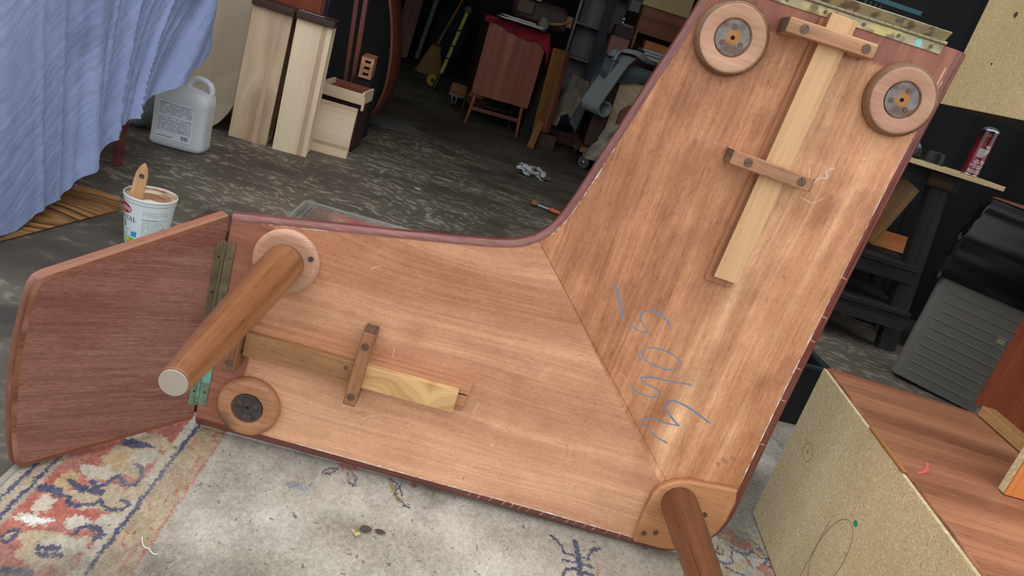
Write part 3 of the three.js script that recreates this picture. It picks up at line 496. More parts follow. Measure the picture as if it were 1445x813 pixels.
  const leafTex = dataTex(1024, 1024, (u, v) => {
    const x = u - 0.33, q = v + x * 0.12, n = fbm(x * 1.5 + 4, q * 24, 4), fine = fbm(x * 14, q * 420, 2), sc = noise(x * 40 + fbm(x * 8, q * 90, 2) * 6, q * 640);
    let c = mix3([108, 68, 56], [148, 102, 88], clamp((n - 0.25) * 1.8)); c = mix3(c, [118, 66, 54], smooth(0.5, 0.7, fbm(x * 5 + 8, q * 7, 3)) * 0.5); c = mix3(c, [150, 118, 108], smooth(0.5, 0.95, sc) * smooth(0.38, 0.62, fbm(x * 7 + 2, q * 8, 3)) * 0.4);
    const f = (fine - 0.5) * 26 + (noise(x * 160, q * 900) - 0.5) * 22; return [c[0] + f, c[1] + f, c[2] + f];
  }, 0.5, 0.5);
  const leafMat = new THREE.MeshPhysicalMaterial({ map: leafTex, roughness: 0.5, bumpMap: leafTex, bumpScale: 0.0003 });
  const lfG = prism(lf.slice().reverse(), 0.0235).translate(0, 0, -0.0235); { const p = lfG.attributes.position, uv = []; for (let i = 0; i < p.count; i++) uv.push(p.getX(i) + 0.33, p.getY(i) + 0.02); lfG.setAttribute('uv', new THREE.Float32BufferAttribute(uv, 2)); }
  part('leaf_panel', lfG, leafMat, leaf);
  const leafBand = woodMat({ dark: [96, 54, 36], light: [140, 88, 62], s: 51, bands: 24, fine: 22, worn: 0.4, wornTo: [180, 148, 132] }, 0.4);
  part('edge_band', mapUV(sweep(lf, [[-0.001, 0.0004], [0.0065, -0.0005], [0.0085, -0.0035], [0.0095, -0.012], [0.009, -0.022], [0, -0.0238]]), 0), leafBand, leaf, 'paler scuffed band around the leaf');

  // dark hinge between leaf and table
  const hl = boxAt(0, 0.0165, 0, 0.34, 0.0003, 0.0020, 0.0006, 1); { const p = hl.attributes.position, uv = []; for (let i = 0; i < p.count; i++) uv.push(p.getX(i) + 0.02, p.getY(i)); hl.setAttribute('uv', new THREE.Float32BufferAttribute(uv, 2)); }
  const hA = part('hinge', hl, M.brassDark, table, 'dark brass hinge with green patina at its lower end'); hA.position.set(-0.4245, 0.062, 0);
  const hB = part('hinge_leaf', hl, M.brassDark, hA); hB.rotation.y = Math.PI - (180 - 50.3 - 180) * Math.PI / 180; hB.rotation.y = 50.3 * Math.PI / 180; hB.position.set(-0.004 - 0.0165 * Math.cos(0.878), 0, 0.0165 * Math.sin(0.878));
  part('knuckle', rod([-0.0025, 0, 0.003], [-0.0025, 0.34, 0.003], 0.0032, 0.0032, 10), M.brassDark, hA);
  for (const y of [0.03, 0.10, 0.17, 0.24, 0.31]) { const s = screw(hA, sSmall, 0.0095, y, 0.0018); s.scale.setScalar(0.7); part('screw_hole', new THREE.CylinderGeometry(0.0022, 0.0022, 0.0004, 12).rotateX(Math.PI / 2).translate(0.0075, y, 0.0022), M.dark, hB); }
}

// ---------------------------------------------------------------- cloth materials
function clothMat(dark, light, s, size, rough = 0.92, weave = 700) {
  const t = dataTex(512, 512, (u, v) => { const n = fbm(u * 4 + s, v * 4, 4), w = noise(u * weave, v * weave * 0.7 + s); let c = mix3(dark, light, clamp((n - 0.25) * 1.7)); const k = (w - 0.5) * 12; c = [c[0] + k, c[1] + k, c[2] + k]; const st = smooth(0.66, 0.8, fbm(u * 5 + 40 + s, v * 5, 4)); return mix3(c, [dark[0] * 0.8, dark[1] * 0.8, dark[2] * 0.78], st * 0.5); }, size, size);
  return new THREE.MeshStandardMaterial({ map: t, roughness: rough, side: THREE.DoubleSide });
}
const ridge = (x) => { const n = 1 - Math.abs(noise(x, 3.7) * 2 - 1); return n * n; };

// ---------------------------------------------------------------- left: covered sideboard, jug, tub
{
  const sb = thing('sideboard', 'dark wooden sideboard on tapered legs hidden under the blue dust sheet', 'sideboard', [0, 0, 0]);
  part('body', boxAt(-1.80, -1.30, 0.335, 0.80, -3.03, -1.80, 0.006, 2), M.mahogany, sb);
  part('rail', boxAt(-1.36, -1.33, 0.29, 0.34, -2.98, -1.86, 0.003, 2), M.mahogany, sb);
  for (const [x, z] of [[-1.345, -2.70], [-1.345, -1.98], [-1.74, -2.70], [-1.74, -1.98]]) part('leg', lathe([[0, 0], [0.016, 0], [0.018, 0.004], [0.029, 0.22], [0.031, 0.335], [0, 0.335]], 24).translate(x, 0, z), M.mahogany, sb);

  const HEM = [[-1.70, 0.0], [-1.80, 0.005], [-1.90, 0.012], [-2.02, 0.045], [-2.13, 0.06], [-2.23, 0.12], [-2.43, 0.21], [-2.60, 0.275], [-2.78, 0.34], [-2.95, 0.405], [-3.06, 0.44], [-3.3, 0.46]];
  const hemAt = (z) => { for (let i = 1; i < HEM.length; i++) if (z >= HEM[i][0]) { const t = (z - HEM[i - 1][0]) / (HEM[i][0] - HEM[i - 1][0]); return lerp(HEM[i - 1][1], HEM[i][1], clamp(t)); } return 0.46; };
  const path = [[-1.85, -1.72], [-1.55, -1.72], [-1.30, -1.73], [-1.235, -1.76], [-1.215, -1.83], ...Array.from({ length: 12 }, (_, i) => [-1.215 - 0.012 * Math.sin(i / 11 * Math.PI), -1.9 - i * 0.096]), [-1.225, -3.05], [-1.27, -3.10], [-1.5, -3.12], [-1.85, -3.12]];
  const cur = new THREE.CatmullRomCurve3(path.map((p) => new THREE.Vector3(p[0], 0, p[1])), false, 'centripetal');
  const NS = 300, sp = cur.getSpacedPoints(NS), TOP = 0.83;
  const g = grid(NS, 150, (u, v) => {
    const i = Math.round(u * NS), p = sp[i], a = sp[Math.max(0, i - 1)], b = sp[Math.min(NS, i + 1)], dx = b.x - a.x, dz = b.z - a.z, l = Math.hypot(dx, dz), nx = -dz / l, nz = dx / l;
    const hem = hemAt(p.z) + (noise(u * 26, 2) - 0.5) * 0.012, t = v / 0.8;
    if (t >= 1) { const k = (t - 1) / 0.25; return [lerp(p.x, -1.55, k), TOP + 0.003 * Math.sin(k * 3), lerp(p.z, clamp(p.z, -2.9, -1.95), k)]; }
    const y = lerp(hem, TOP, t), low = 1 - t, slant = smooth(-2.05, -2.75, p.z), q = p.z * 1.0 + (TOP - y) * (0.12 - slant * 0.95) ;
    let d = 0.034 * (ridge(q * 7.5 + 1) - 0.35) * (0.30 + 0.9 * low) + 0.014 * (ridge(q * 17 + y * 1.3 + 5) - 0.35) * (0.35 + low * 0.7 * (1 - slant * 0.7)) + 0.007 * (fbm(p.z * 14 + 4, y * 9, 3) - 0.5);
    d += 0.003 * (ridge((p.z - y * 0.5) * 24 + fbm(p.z * 7, y * 7) * 2.2) - 0.3) + 0.0022 * (ridge((p.z - y * 0.9) * 52 + fbm(p.z * 9, y * 9) * 3) - 0.3) + 0.0016 * (ridge((p.z * 0.8 + y) * 60 + fbm(p.z * 11 + 4, y * 11) * 3) - 0.3);
    d += 0.05 * low * low * smooth(-3.05, -2.2, p.z) * 0.4; d *= smooth(1.0, 0.93, t);
    return [p.x - nx * d * -1, y, p.z - nz * d * -1];
  }, (u, v) => [u * 2.4, v * 0.9]);
  single('dust_sheet', g, clothMat([138, 152, 194], [160, 174, 212], 4, 1.3, 0.9, 500), 'pale blue cotton dust sheet draped over the sideboard at the left', 'dust sheet');

  // bubble wrap crumpled behind the leg
  const wrap = roughen(new THREE.SphereGeometry(1, 60, 40).scale(0.15, 0.13, 0.10), 0.05, 9);
  single('plastic_wrap', wrap, new THREE.MeshPhysicalMaterial({ color: 0x9aa2a4, roughness: 0.3, bumpMap: dataTex(256, 256, (u, v) => { const x = (u * 60) % 1 - 0.5, y = (v * 60) % 1 - 0.5, h = Math.max(0, 1 - (x * x + y * y) * 5) * 255; return [h, h, h]; }, 1, 1, false), bumpScale: 0.003 }), 'crumpled grey bubble wrap on the floor behind the covered sideboard', 'bubble wrap', [-1.62, 0.12, -3.30]);

  // jug
  const jug = thing('plastic_jug', 'translucent white plastic jug with a printed white label on the dark floor', 'jug', [-1.325, 0, -3.18], 0.10);
  const hdpe = new THREE.MeshPhysicalMaterial({ color: 0xe9eef2, roughness: 0.42, transmission: 0.28, thickness: 0, side: THREE.DoubleSide });
  const sq = (w, d, y, r) => { const o = [], n = 44; for (let i = 0; i < n; i++) { const t = i / n * Math.PI * 2, c = Math.cos(t), s = Math.sin(t), e = r; o.push([Math.sign(c) * Math.pow(Math.abs(c), e) * w / 2, y, Math.sign(s) * Math.pow(Math.abs(s), e) * d / 2]); } return o; };
  const loft = (rings) => { const n = rings[0].length, g = grid(n, rings.length - 1, (u, v) => rings[Math.round(v * (rings.length - 1))][Math.round(u * n) % n]); const ix = g.index.array; for (let i = 0; i < ix.length; i += 3) { const t = ix[i + 1]; ix[i + 1] = ix[i + 2]; ix[i + 2] = t; } g.computeVertexNormals(); return g; };
  const R = 0.42, rings = [[0.05, 0.03, 0.004], [0.19, 0.13, 0.001], [0.218, 0.15, 0.008], [0.226, 0.158, 0.022], [0.222, 0.154, 0.034], [0.220, 0.152, 0.09], [0.220, 0.152, 0.15], [0.222, 0.153, 0.203], [0.226, 0.155, 0.209], [0.219, 0.150, 0.217], [0.216, 0.148, 0.235], [0.190, 0.132, 0.252], [0.130, 0.10, 0.262], [0.03, 0.03, 0.266]].map(([w, d, y]) => sq(w, d, y, R));
  part('body', loft(rings), hdpe, jug);
  part('liquid', loft([[0.05, 0.03, 0.006], [0.20, 0.138, 0.01], [0.212, 0.146, 0.03], [0.212, 0.146, 0.19], [0.05, 0.03, 0.191]].map(([w, d, y]) => sq(w, d, y, R))), new THREE.MeshStandardMaterial({ color: 0xbdbdb4, roughness: 0.3 }), jug, 'cloudy grey liquid seen through the wall');
  const hp = [[0.0, 0.256, 0], [0.012, 0.292, 0], [0.035, 0.306, 0], [0.068, 0.302, 0], [0.092, 0.286, 0], [0.099, 0.262, 0], [0.094, 0.240, 0]];
  part('handle', tube(hp, 0.0125, 40, 12).scale(1, 1, 1.35), hdpe, jug);
  part('neck', lathe([[0.026, 0], [0.026, 0.03], [0.021, 0.032]], 28).translate(-0.062, 0.258, 0), hdpe, jug);
  part('cap', lathe([[0.0, 0.024], [0.028, 0.024], [0.030, 0.020], [0.030, 0], [0.028, 0]], 28).translate(-0.062, 0.270, 0), plain(0xd8d8d4, 0.5), jug);
  const label = canvasTex(420, 420, (c, w, h) => {
    c.fillStyle = '#dbe4ee'; c.fillRect(0, 0, w, h); c.fillStyle = '#6d7680';
    for (let y = 18; y < 330; y += 11) { if (y > 148 && y < 168) continue; let x = 14; while (x < w - 20) { const l = rr(8, 42); if (rnd() > 0.16) c.fillRect(x, y, Math.min(l, w - 20 - x), y < 26 ? 6 : 5); x += l + 6; } }
    c.fillStyle = '#44505c'; c.fillRect(16, 15, 110, 8); c.fillRect(250, 300, 70, 8); c.fillRect(14, 386, 190, 8);
    c.fillStyle = '#dfe6ec'; c.fillRect(290, 345, 92, 62); c.fillStyle = '#2c3238'; let x = 296; while (x < 374) { const l = rr(1.5, 5); c.fillRect(x, 350, l, 48); x += l + rr(1.5, 4); }
  }, 1, 1);
  const lab = (() => { const s = new THREE.Shape(); s.moveTo(-0.073, 0); s.lineTo(0.069, 0); s.lineTo(0.073, 0.004); s.lineTo(0.073, 0.138); s.lineTo(0.055, 0.158); s.lineTo(-0.071, 0.158); s.lineTo(-0.073, 0.155); s.closePath(); const e = new THREE.ExtrudeGeometry(s, { depth: 0.0008, bevelEnabled: false }); const p = e.attributes.position, uv = []; for (let i = 0; i < p.count; i++) uv.push((p.getX(i) + 0.073) / 0.146, p.getY(i) / 0.158); e.setAttribute('uv', new THREE.Float32BufferAttribute(uv, 2)); return e; })();
  part('label', lab.translate(-0.008, 0.038, 0.0775), new THREE.MeshStandardMaterial({ map: label, roughness: 0.5 }), jug, 'white label of small grey print with a barcode');

  // yogurt tub used as a paint pot
  const tub = thing('plastic_tub', 'white plastic yogurt tub with a red oval and green foot, reused as a stain pot', 'tub', [-0.937, 0, -2.10], 0.0); tub.scale.setScalar(0.96);
  const wallTex = canvasTex(2048, 640, (c, w, h) => {
    c.fillStyle = '#dfe9ec'; c.fillRect(0, 0, w, h);
    const cx = w * 0.5 - 250;
    c.fillStyle = '#7fc92e'; c.fillRect(0, h - 118, w * 0.5 - 40, 92); c.beginPath(); c.moveTo(w * 0.5 - 40, h - 118); c.lineTo(w * 0.5 - 28, h - 26); c.lineTo(w * 0.5 - 60, h - 26); c.fill();
    c.fillStyle = '#eef6e4'; c.font = 'bold 58px sans-serif'; c.textAlign = 'center'; c.fillText('PLAIN', cx + 30, h - 62); c.font = '22px sans-serif'; c.fillText('yogourt', cx + 30, h - 36);
    c.save(); c.translate(cx, 120); c.fillStyle = '#b4232e'; c.beginPath(); c.ellipse(0, 0, 150, 74, 0, 0, 7); c.fill(); c.fillStyle = '#f4f0ee'; c.font = 'bold 96px serif'; c.fillText('Astro', 0, 30); c.restore();
    c.fillStyle = '#26282c'; c.font = 'bold 92px serif'; c.fillText('ORIGINAL', cx - 10, 282);
    c.fillStyle = '#2e2a28'; c.beginPath(); c.ellipse(cx, 350, 44, 50, 0, 0, 7); c.fill(); c.fillStyle = '#b8a48c'; c.beginPath(); c.ellipse(cx, 350, 30, 36, 0, 0, 7); c.fill(); c.fillStyle = '#e4dccc'; c.fillRect(cx - 12, 330, 24, 44);
    c.strokeStyle = '#2c343c'; c.lineWidth = 4; c.beginPath(); c.moveTo(cx - 90, 440); c.bezierCurveTo(cx, 410, cx + 60, 430, cx + 130, 424); c.stroke(); c.beginPath(); c.ellipse(cx + 20, 456, 70, 30, 0.05, 0, 7); c.stroke();
    c.fillStyle = '#30363c'; c.font = '24px sans-serif'; c.fillText('Balkan style', cx + 10, 508);
    c.fillStyle = '#1fa0dc'; c.fillRect(w * 0.5 - 96, 420, 92, 84); c.fillStyle = '#dfe9ec'; c.fillRect(w * 0.5 - 96, 420, 30, 14); c.fillRect(w * 0.5 - 50, 420, 12, 20);
    c.fillStyle = '#9aa9b4'; for (let y = 96; y < 600; y += 19) { if (y > 170 && y < 210) continue; let x = w * 0.5 + 60; while (x < w * 0.5 + 400) { const l = rr(18, 70); if (rnd() > 0.14) c.fillRect(x, y, Math.min(l, w * 0.5 + 410 - x), 8); x += l + 9; } }
    c.fillStyle = '#5f7484'; c.fillRect(w * 0.5 + 60, 205, 210, 11);
  }, 1, 1);
  const side = new THREE.MeshStandardMaterial({ map: wallTex, roughness: 0.4 }), inside = new THREE.MeshStandardMaterial({ map: dataTex(256, 256, (u, v) => mix3([158, 118, 88], [232, 216, 198], clamp((fbm(u * 9, v * 9, 4) - 0.32) * 3.4)), 1, 1), roughness: 0.6, side: THREE.DoubleSide });
  const cup = lathe([[0.0600, 0.0], [0.0608, 0.003], [0.0722, 0.140]], 64); cup.rotateY(Math.PI);
  { const uv = cup.attributes.uv, p = cup.attributes.position; for (let i = 0; i < uv.count; i++) uv.setXY(i, uv.getX(i), clamp(p.getY(i) / 0.14)); }
  part('wall', cup, side, tub);
  part('rim', lathe([[0.0722, 0.138], [0.0742, 0.139], [0.0745, 0.1425], [0.0735, 0.144], [0.0742, 0.147], [0.0760, 0.149], [0.0764, 0.154], [0.0750, 0.156], [0.0735, 0.155], [0.0728, 0.150]], 64), plain(0xdde4e4, 0.4), tub);
  part('inner_wall', lathe([[0.0730, 0.1545], [0.0700, 0.13], [0.0590, 0.004], [0, 0.004]], 48), inside, tub, 'inside coated with dried brown stain');
  part('base', new THREE.CylinderGeometry(0.0595, 0.0595, 0.002, 48).translate(0, 0.001, 0), plain(0xdde4e4, 0.4), tub);
  part('stain', roughen(new THREE.CylinderGeometry(0.0655, 0.0645, 0.008, 40, 3).translate(0, 0.108, 0), 0.012, 40), inside, tub, 'thick pale and brown residue');

  const br = thing('paint_brush', 'flat wooden paint brush standing handle up in the yogurt tub', 'brush', [-0.982, 0.008, -2.085]);
  br.rotation.set(-0.05, 0.25, -0.07); br.scale.setScalar(1.05);
  const hs = new THREE.Shape(); hs.moveTo(-0.012, 0.10); hs.bezierCurveTo(-0.017, 0.14, -0.015, 0.17, -0.012, 0.19); hs.bezierCurveTo(-0.008, 0.206, -0.002, 0.215, 0.001, 0.216); hs.bezierCurveTo(0.006, 0.212, 0.012, 0.198, 0.0135, 0.185); hs.bezierCurveTo(0.015, 0.16, 0.013, 0.13, 0.012, 0.10); hs.closePath();
  const hh = new THREE.Path(); hh.absarc(0.002, 0.183, 0.0048, 0, Math.PI * 2, true); hs.holes.push(hh);
  part('handle', mapUV(new THREE.ExtrudeGeometry(hs, { depth: 0.010, bevelEnabled: true, bevelThickness: 0.002, bevelSize: 0.002, bevelSegments: 2 }), 1), M.pine, br);
  part('hole_ring', new THREE.TorusGeometry(0.0055, 0.0012, 8, 24).translate(0.002, 0.183, 0.0125), M.steelDark, br);
  part('ferrule', boxAt(-0.02, 0.02, 0.065, 0.10, -0.001, 0.011, 0.003, 1), M.steelRust, br);
  part('bristles', boxAt(-0.019, 0.019, 0.0, 0.068, 0.0, 0.010, 0.003, 1), plain(0x5a4434, 0.9), br);

  // veneer offcut lying under the sheet
  const vs = [[-1.30, -1.80], [-1.19, -1.82], [-1.105, -2.285], [-1.17, -2.38], [-1.30, -2.39]];
  const vg = prism(vs.map((p) => [p[0], -p[1]]), 0.004, 0, 0).rotateX(-Math.PI / 2);
  const vt = woodMat({ dark: [62, 40, 22], light: [170, 126, 76], s: 61, bands: 34, fine: 34, wave: 0.16, wu: 4, pore: 140 }, 0.5);
  single('veneer_sheet', vg, vt, 'streaky brown veneer offcut lying on the floor below the blue sheet', 'veneer', [0, 0.001, 0]);

  // brown hardboard sheet with a curved corner
  const kb = smoothPath([[-1.385, 0.0], [-1.335, 0.05], [-1.29, 0.14], [-1.268, 0.26], [-1.262, 0.38], [-1.266, 0.50], [-1.276, 0.62], [-1.29, 0.95]], 40);
  const kg = prism([[-1.72, 0.0], ...kb, [-1.72, 0.95]], 0.006, 0, 1); { const p = kg.attributes.position; for (let i = 0; i < p.count; i++) p.setZ(i, p.getZ(i) - 0.9 * Math.pow(p.getX(i) + 1.42, 2) * 1.6); kg.computeVertexNormals(); }
  single('hardboard_sheet', kg, woodMat({ dark: [142, 126, 106], light: [168, 152, 130], s: 66, bands: 5, fine: 8, pore: 10 }, 0.75), 'tan hardboard sheet with a curved edge standing between the blue sheet and the pale drawers', 'board', [0, 0, -3.62]);
}

// ---------------------------------------------------------------- upright drawers and what stands behind them
{
  function drawer(x0, x1, top, z, lean, label, mat, stripe, labelled) {
    const t = thing('drawer', label, 'drawer', [(x0 + x1) / 2, 0, z], 0, 'pale drawers standing on the dark floor'), w = x1 - x0; t.rotation.set(0, 0.15, lean);
    part('side', boxAt(-w / 2, w / 2, 0, top, -0.014, 0, 0.001, 1), mat, t, 'pale wooden drawer side facing out');
    part('groove', boxAt(stripe, stripe + 0.022, 0.001, top - 0.002, -0.003, 0.0016, 0.0005, 1), M.groove, t);
    part('side', boxAt(-w / 2, w / 2, 0, top, -0.17, -0.156, 0.001, 1), mat, t);
    part('bottom', boxAt(-w / 2 + 0.012, -w / 2 + 0.02, 0.01, top, -0.157, -0.013, 0.001, 1), M.palePly, t);
    part('back', boxAt(-w / 2 + 0.02, w / 2, 0.004, 0.018, -0.157, -0.013, 0.001, 2), M.palePly, t);
    const f = part('front', boxAt(-w / 2 - 0.006, w / 2 + 0.007, top, top + 0.030, -0.21, 0.020, 0.003, 2), M.darkWood, t, 'dark drawer front now on top');
    if (labelled) part('paper_strip', boxAt(-0.09, 0.03, top + 0.030, top + 0.0315, -0.09, -0.06, 0.0005, 0), plain(0x9a9892, 0.8), f, 'grey paper strip');
    return t;
  }
  drawer(-1.275, -1.095, 0.628, -3.60, -0.03, 'left one of the two tall pale drawers on end, with a dark figured side', M.walnutPly, 0.02);
  drawer(-1.058, -0.895, 0.628, -3.60, -0.012, 'right one of the two tall pale drawers on end, with an even cream side', M.palePly, 0.035, true);
  const sm = thing('drawer', 'small pale drawer standing low on its side right of the tall pair', 'drawer', [-0.857, 0, -3.80], 0.12, 'pale drawers standing on the dark floor'); sm.rotation.set(0, 0.16, -0.012);
  part('side', boxAt(-0.115, 0.115, 0.0, 0.245, -0.012, 0, 0.001, 0), M.palePly, sm); part('groove', boxAt(-0.113, 0.113, 0.045, 0.062, -0.003, 0.0014, 0.0005, 0), M.groove, sm); part('side', boxAt(-0.115, 0.115, 0, 0.245, -0.14, -0.128, 0.001, 0), M.palePly, sm); part('front', boxAt(-0.115, -0.10, 0, 0.245, -0.128, -0.012, 0.001, 1), M.darkWood, sm); part('bottom', boxAt(-0.10, 0.115, 0.0, 0.008, -0.128, -0.012, 0.001, 0), M.palePly, sm);
  const up = thing('drawer', 'shallow open drawer with a brown inside resting above the small pale one', 'drawer', [-0.857, 0.265, -3.965], 0, 'pale drawers standing on the dark floor');
  part('front_rail', boxAt(-0.12, 0.108, 0.0, 0.058, -0.01, 0, 0.001, 0), M.palePly, up); part('side', boxAt(0.096, 0.108, 0.0, 0.066, -0.25, -0.01, 0.001, 2), M.palePly, up); part('side', boxAt(-0.12, -0.108, 0, 0.066, -0.25, -0.01, 0.001, 2), M.palePly, up); part('bottom', boxAt(-0.108, 0.096, 0.036, 0.041, -0.25, -0.01, 0.0005, 0), M.redBrown, up); part('back', boxAt(-0.12, 0.108, 0, 0.062, -0.262, -0.25, 0.001, 0), M.teak, up); part('runner', boxAt(0.104, 0.116, -0.03, 0.04, -0.03, -0.002, 0.002, 1), M.palePly, up);
  single('storage_box', boxAt(-0.98, -0.76, 0, 0.264, -4.22, -4.0, 0.004, 0), M.darkWood, 'dark wooden box holding up the shallow open drawer', 'box');
  const rp = thing('table_top', 'glossy red-brown panel leaning behind the tall pale drawers', 'panel', [0, 0, 0]);
  part('panel', boxAt(-1.48, -1.092, 0.0, 1.15, -4.14, -4.115, 0.004, 1), M.redBrown, rp); part('edge', boxAt(-1.092, -1.075, 0, 1.15, -4.142, -4.112, 0.003, 1), M.mahogany, rp);
  const bc = grid(30, 40, (u, v) => [-1.19 + u * 0.10, 0.35 + v * 0.9, -4.30 + 0.03 * ridge(u * 5 + v * 0.4) + 0.02 * noise(u * 3, v * 4)]);
  single('blue_cloth', bc, clothMat([30, 42, 74], [52, 68, 110], 9, 1), 'dark blue cloth hanging behind the tall pale drawers', 'cloth');

  // bent wooden hoop and slats standing in the dark
  const hoop = thing('bentwood_frame', 'tall rounded red-brown bentwood frame standing on edge in the doorway of the dark store', 'frame', [-1.19, 0.016, -4.82], 0.0);
  const half = [[0, 0.0], [0.22, 0.012], [0.33, 0.055], [0.385, 0.13], [0.415, 0.25], [0.418, 0.38], [0.395, 0.56], [0.35, 0.72], [0.285, 0.88], [0.20, 1.0], [0.10, 1.07], [0, 1.09]];
  const hp = smoothPath([...half, ...half.slice(1, -1).reverse().map(([x, y]) => [-x, y]), [0, 0]], 120);
  part('band', mapUV(sweep(hp, [[-0.001, 0.17], [0.012, 0.17], [0.016, 0.165], [0.016, -0.165], [0.012, -0.17], [-0.001, -0.17], [-0.001, 0.17]], false), 1), M.mahogany, hoop);
  part('back_board', prism(hp.slice(0, -1).map(([x, y]) => [x * 0.985, 0.54 + (y - 0.54) * 0.985]), 0.008, 0, 1).translate(0, 0, -0.16), plain(0x12100f, 0.8), hoop, 'black backing board');
  single('wooden_slat', bar([-0.955, 0.02, -4.50], [-1.055, 1.25, -4.56], 0.024, 0.03), M.teak, 'left one of the two thin brown slats standing in front of the bentwood frame', 'slat', [0, 0, 0], 0, 'thin slats in the dark store');
  single('wooden_slat', bar([-0.915, 0.02, -4.50], [-0.995, 1.25, -4.56], 0.026, 0.03), M.teak, 'right one of the two thin brown slats standing in front of the bentwood frame', 'slat', [0, 0, 0], 0, 'thin slats in the dark store');
  const sbk = thing('slotted_block', 'pale wooden block with three slots in its end, resting inside the bentwood frame', 'block', [-0.833, 0.36, -4.30], 0.12);
  const bs = new THREE.Shape(); bs.moveTo(-0.035, 0); bs.lineTo(0.035, 0); bs.lineTo(0.035, 0.115); bs.lineTo(-0.035, 0.115); bs.closePath(); for (const y of [0.016, 0.050, 0.084]) { const h = new THREE.Path(); h.moveTo(-0.015, y); h.lineTo(-0.015, y + 0.015); h.lineTo(0.018, y + 0.015); h.lineTo(0.018, y); h.closePath(); bs.holes.push(h); }
  part('body', mapUV(new THREE.ExtrudeGeometry(bs, { depth: 0.24, bevelEnabled: false }).translate(0, 0, -0.24), 2), M.bracket, sbk); part('slot_back', boxAt(-0.034, 0.034, 0.002, 0.113, -0.20, -0.05, 0.001), M.dark, sbk);
  single('block_stand', boxAt(-0.90, -0.79, 0, 0.358, -4.54, -4.32, 0.004, 1), plain(0x15120f, 0.8), 'black box standing below the slotted wooden block', 'box');
  // flat scrap and old floor litter
  const sc = [[-0.97, 5.02], [-0.86, 5.38], [-0.62, 5.30], [-0.52, 5.12], [-0.60, 5.04], [-0.78, 4.92]];
  single('cardboard_scrap', roughen(prism(sc.map(([x, y]) => [x, y]), 0.006, 0, 0).rotateX(-Math.PI / 2), 0.004, 12), plain(0x5a5854, 0.85), 'flat grey cardboard scrap lying on the floor by the bentwood frame', 'cardboard', [0, 0.004, 0]);
}

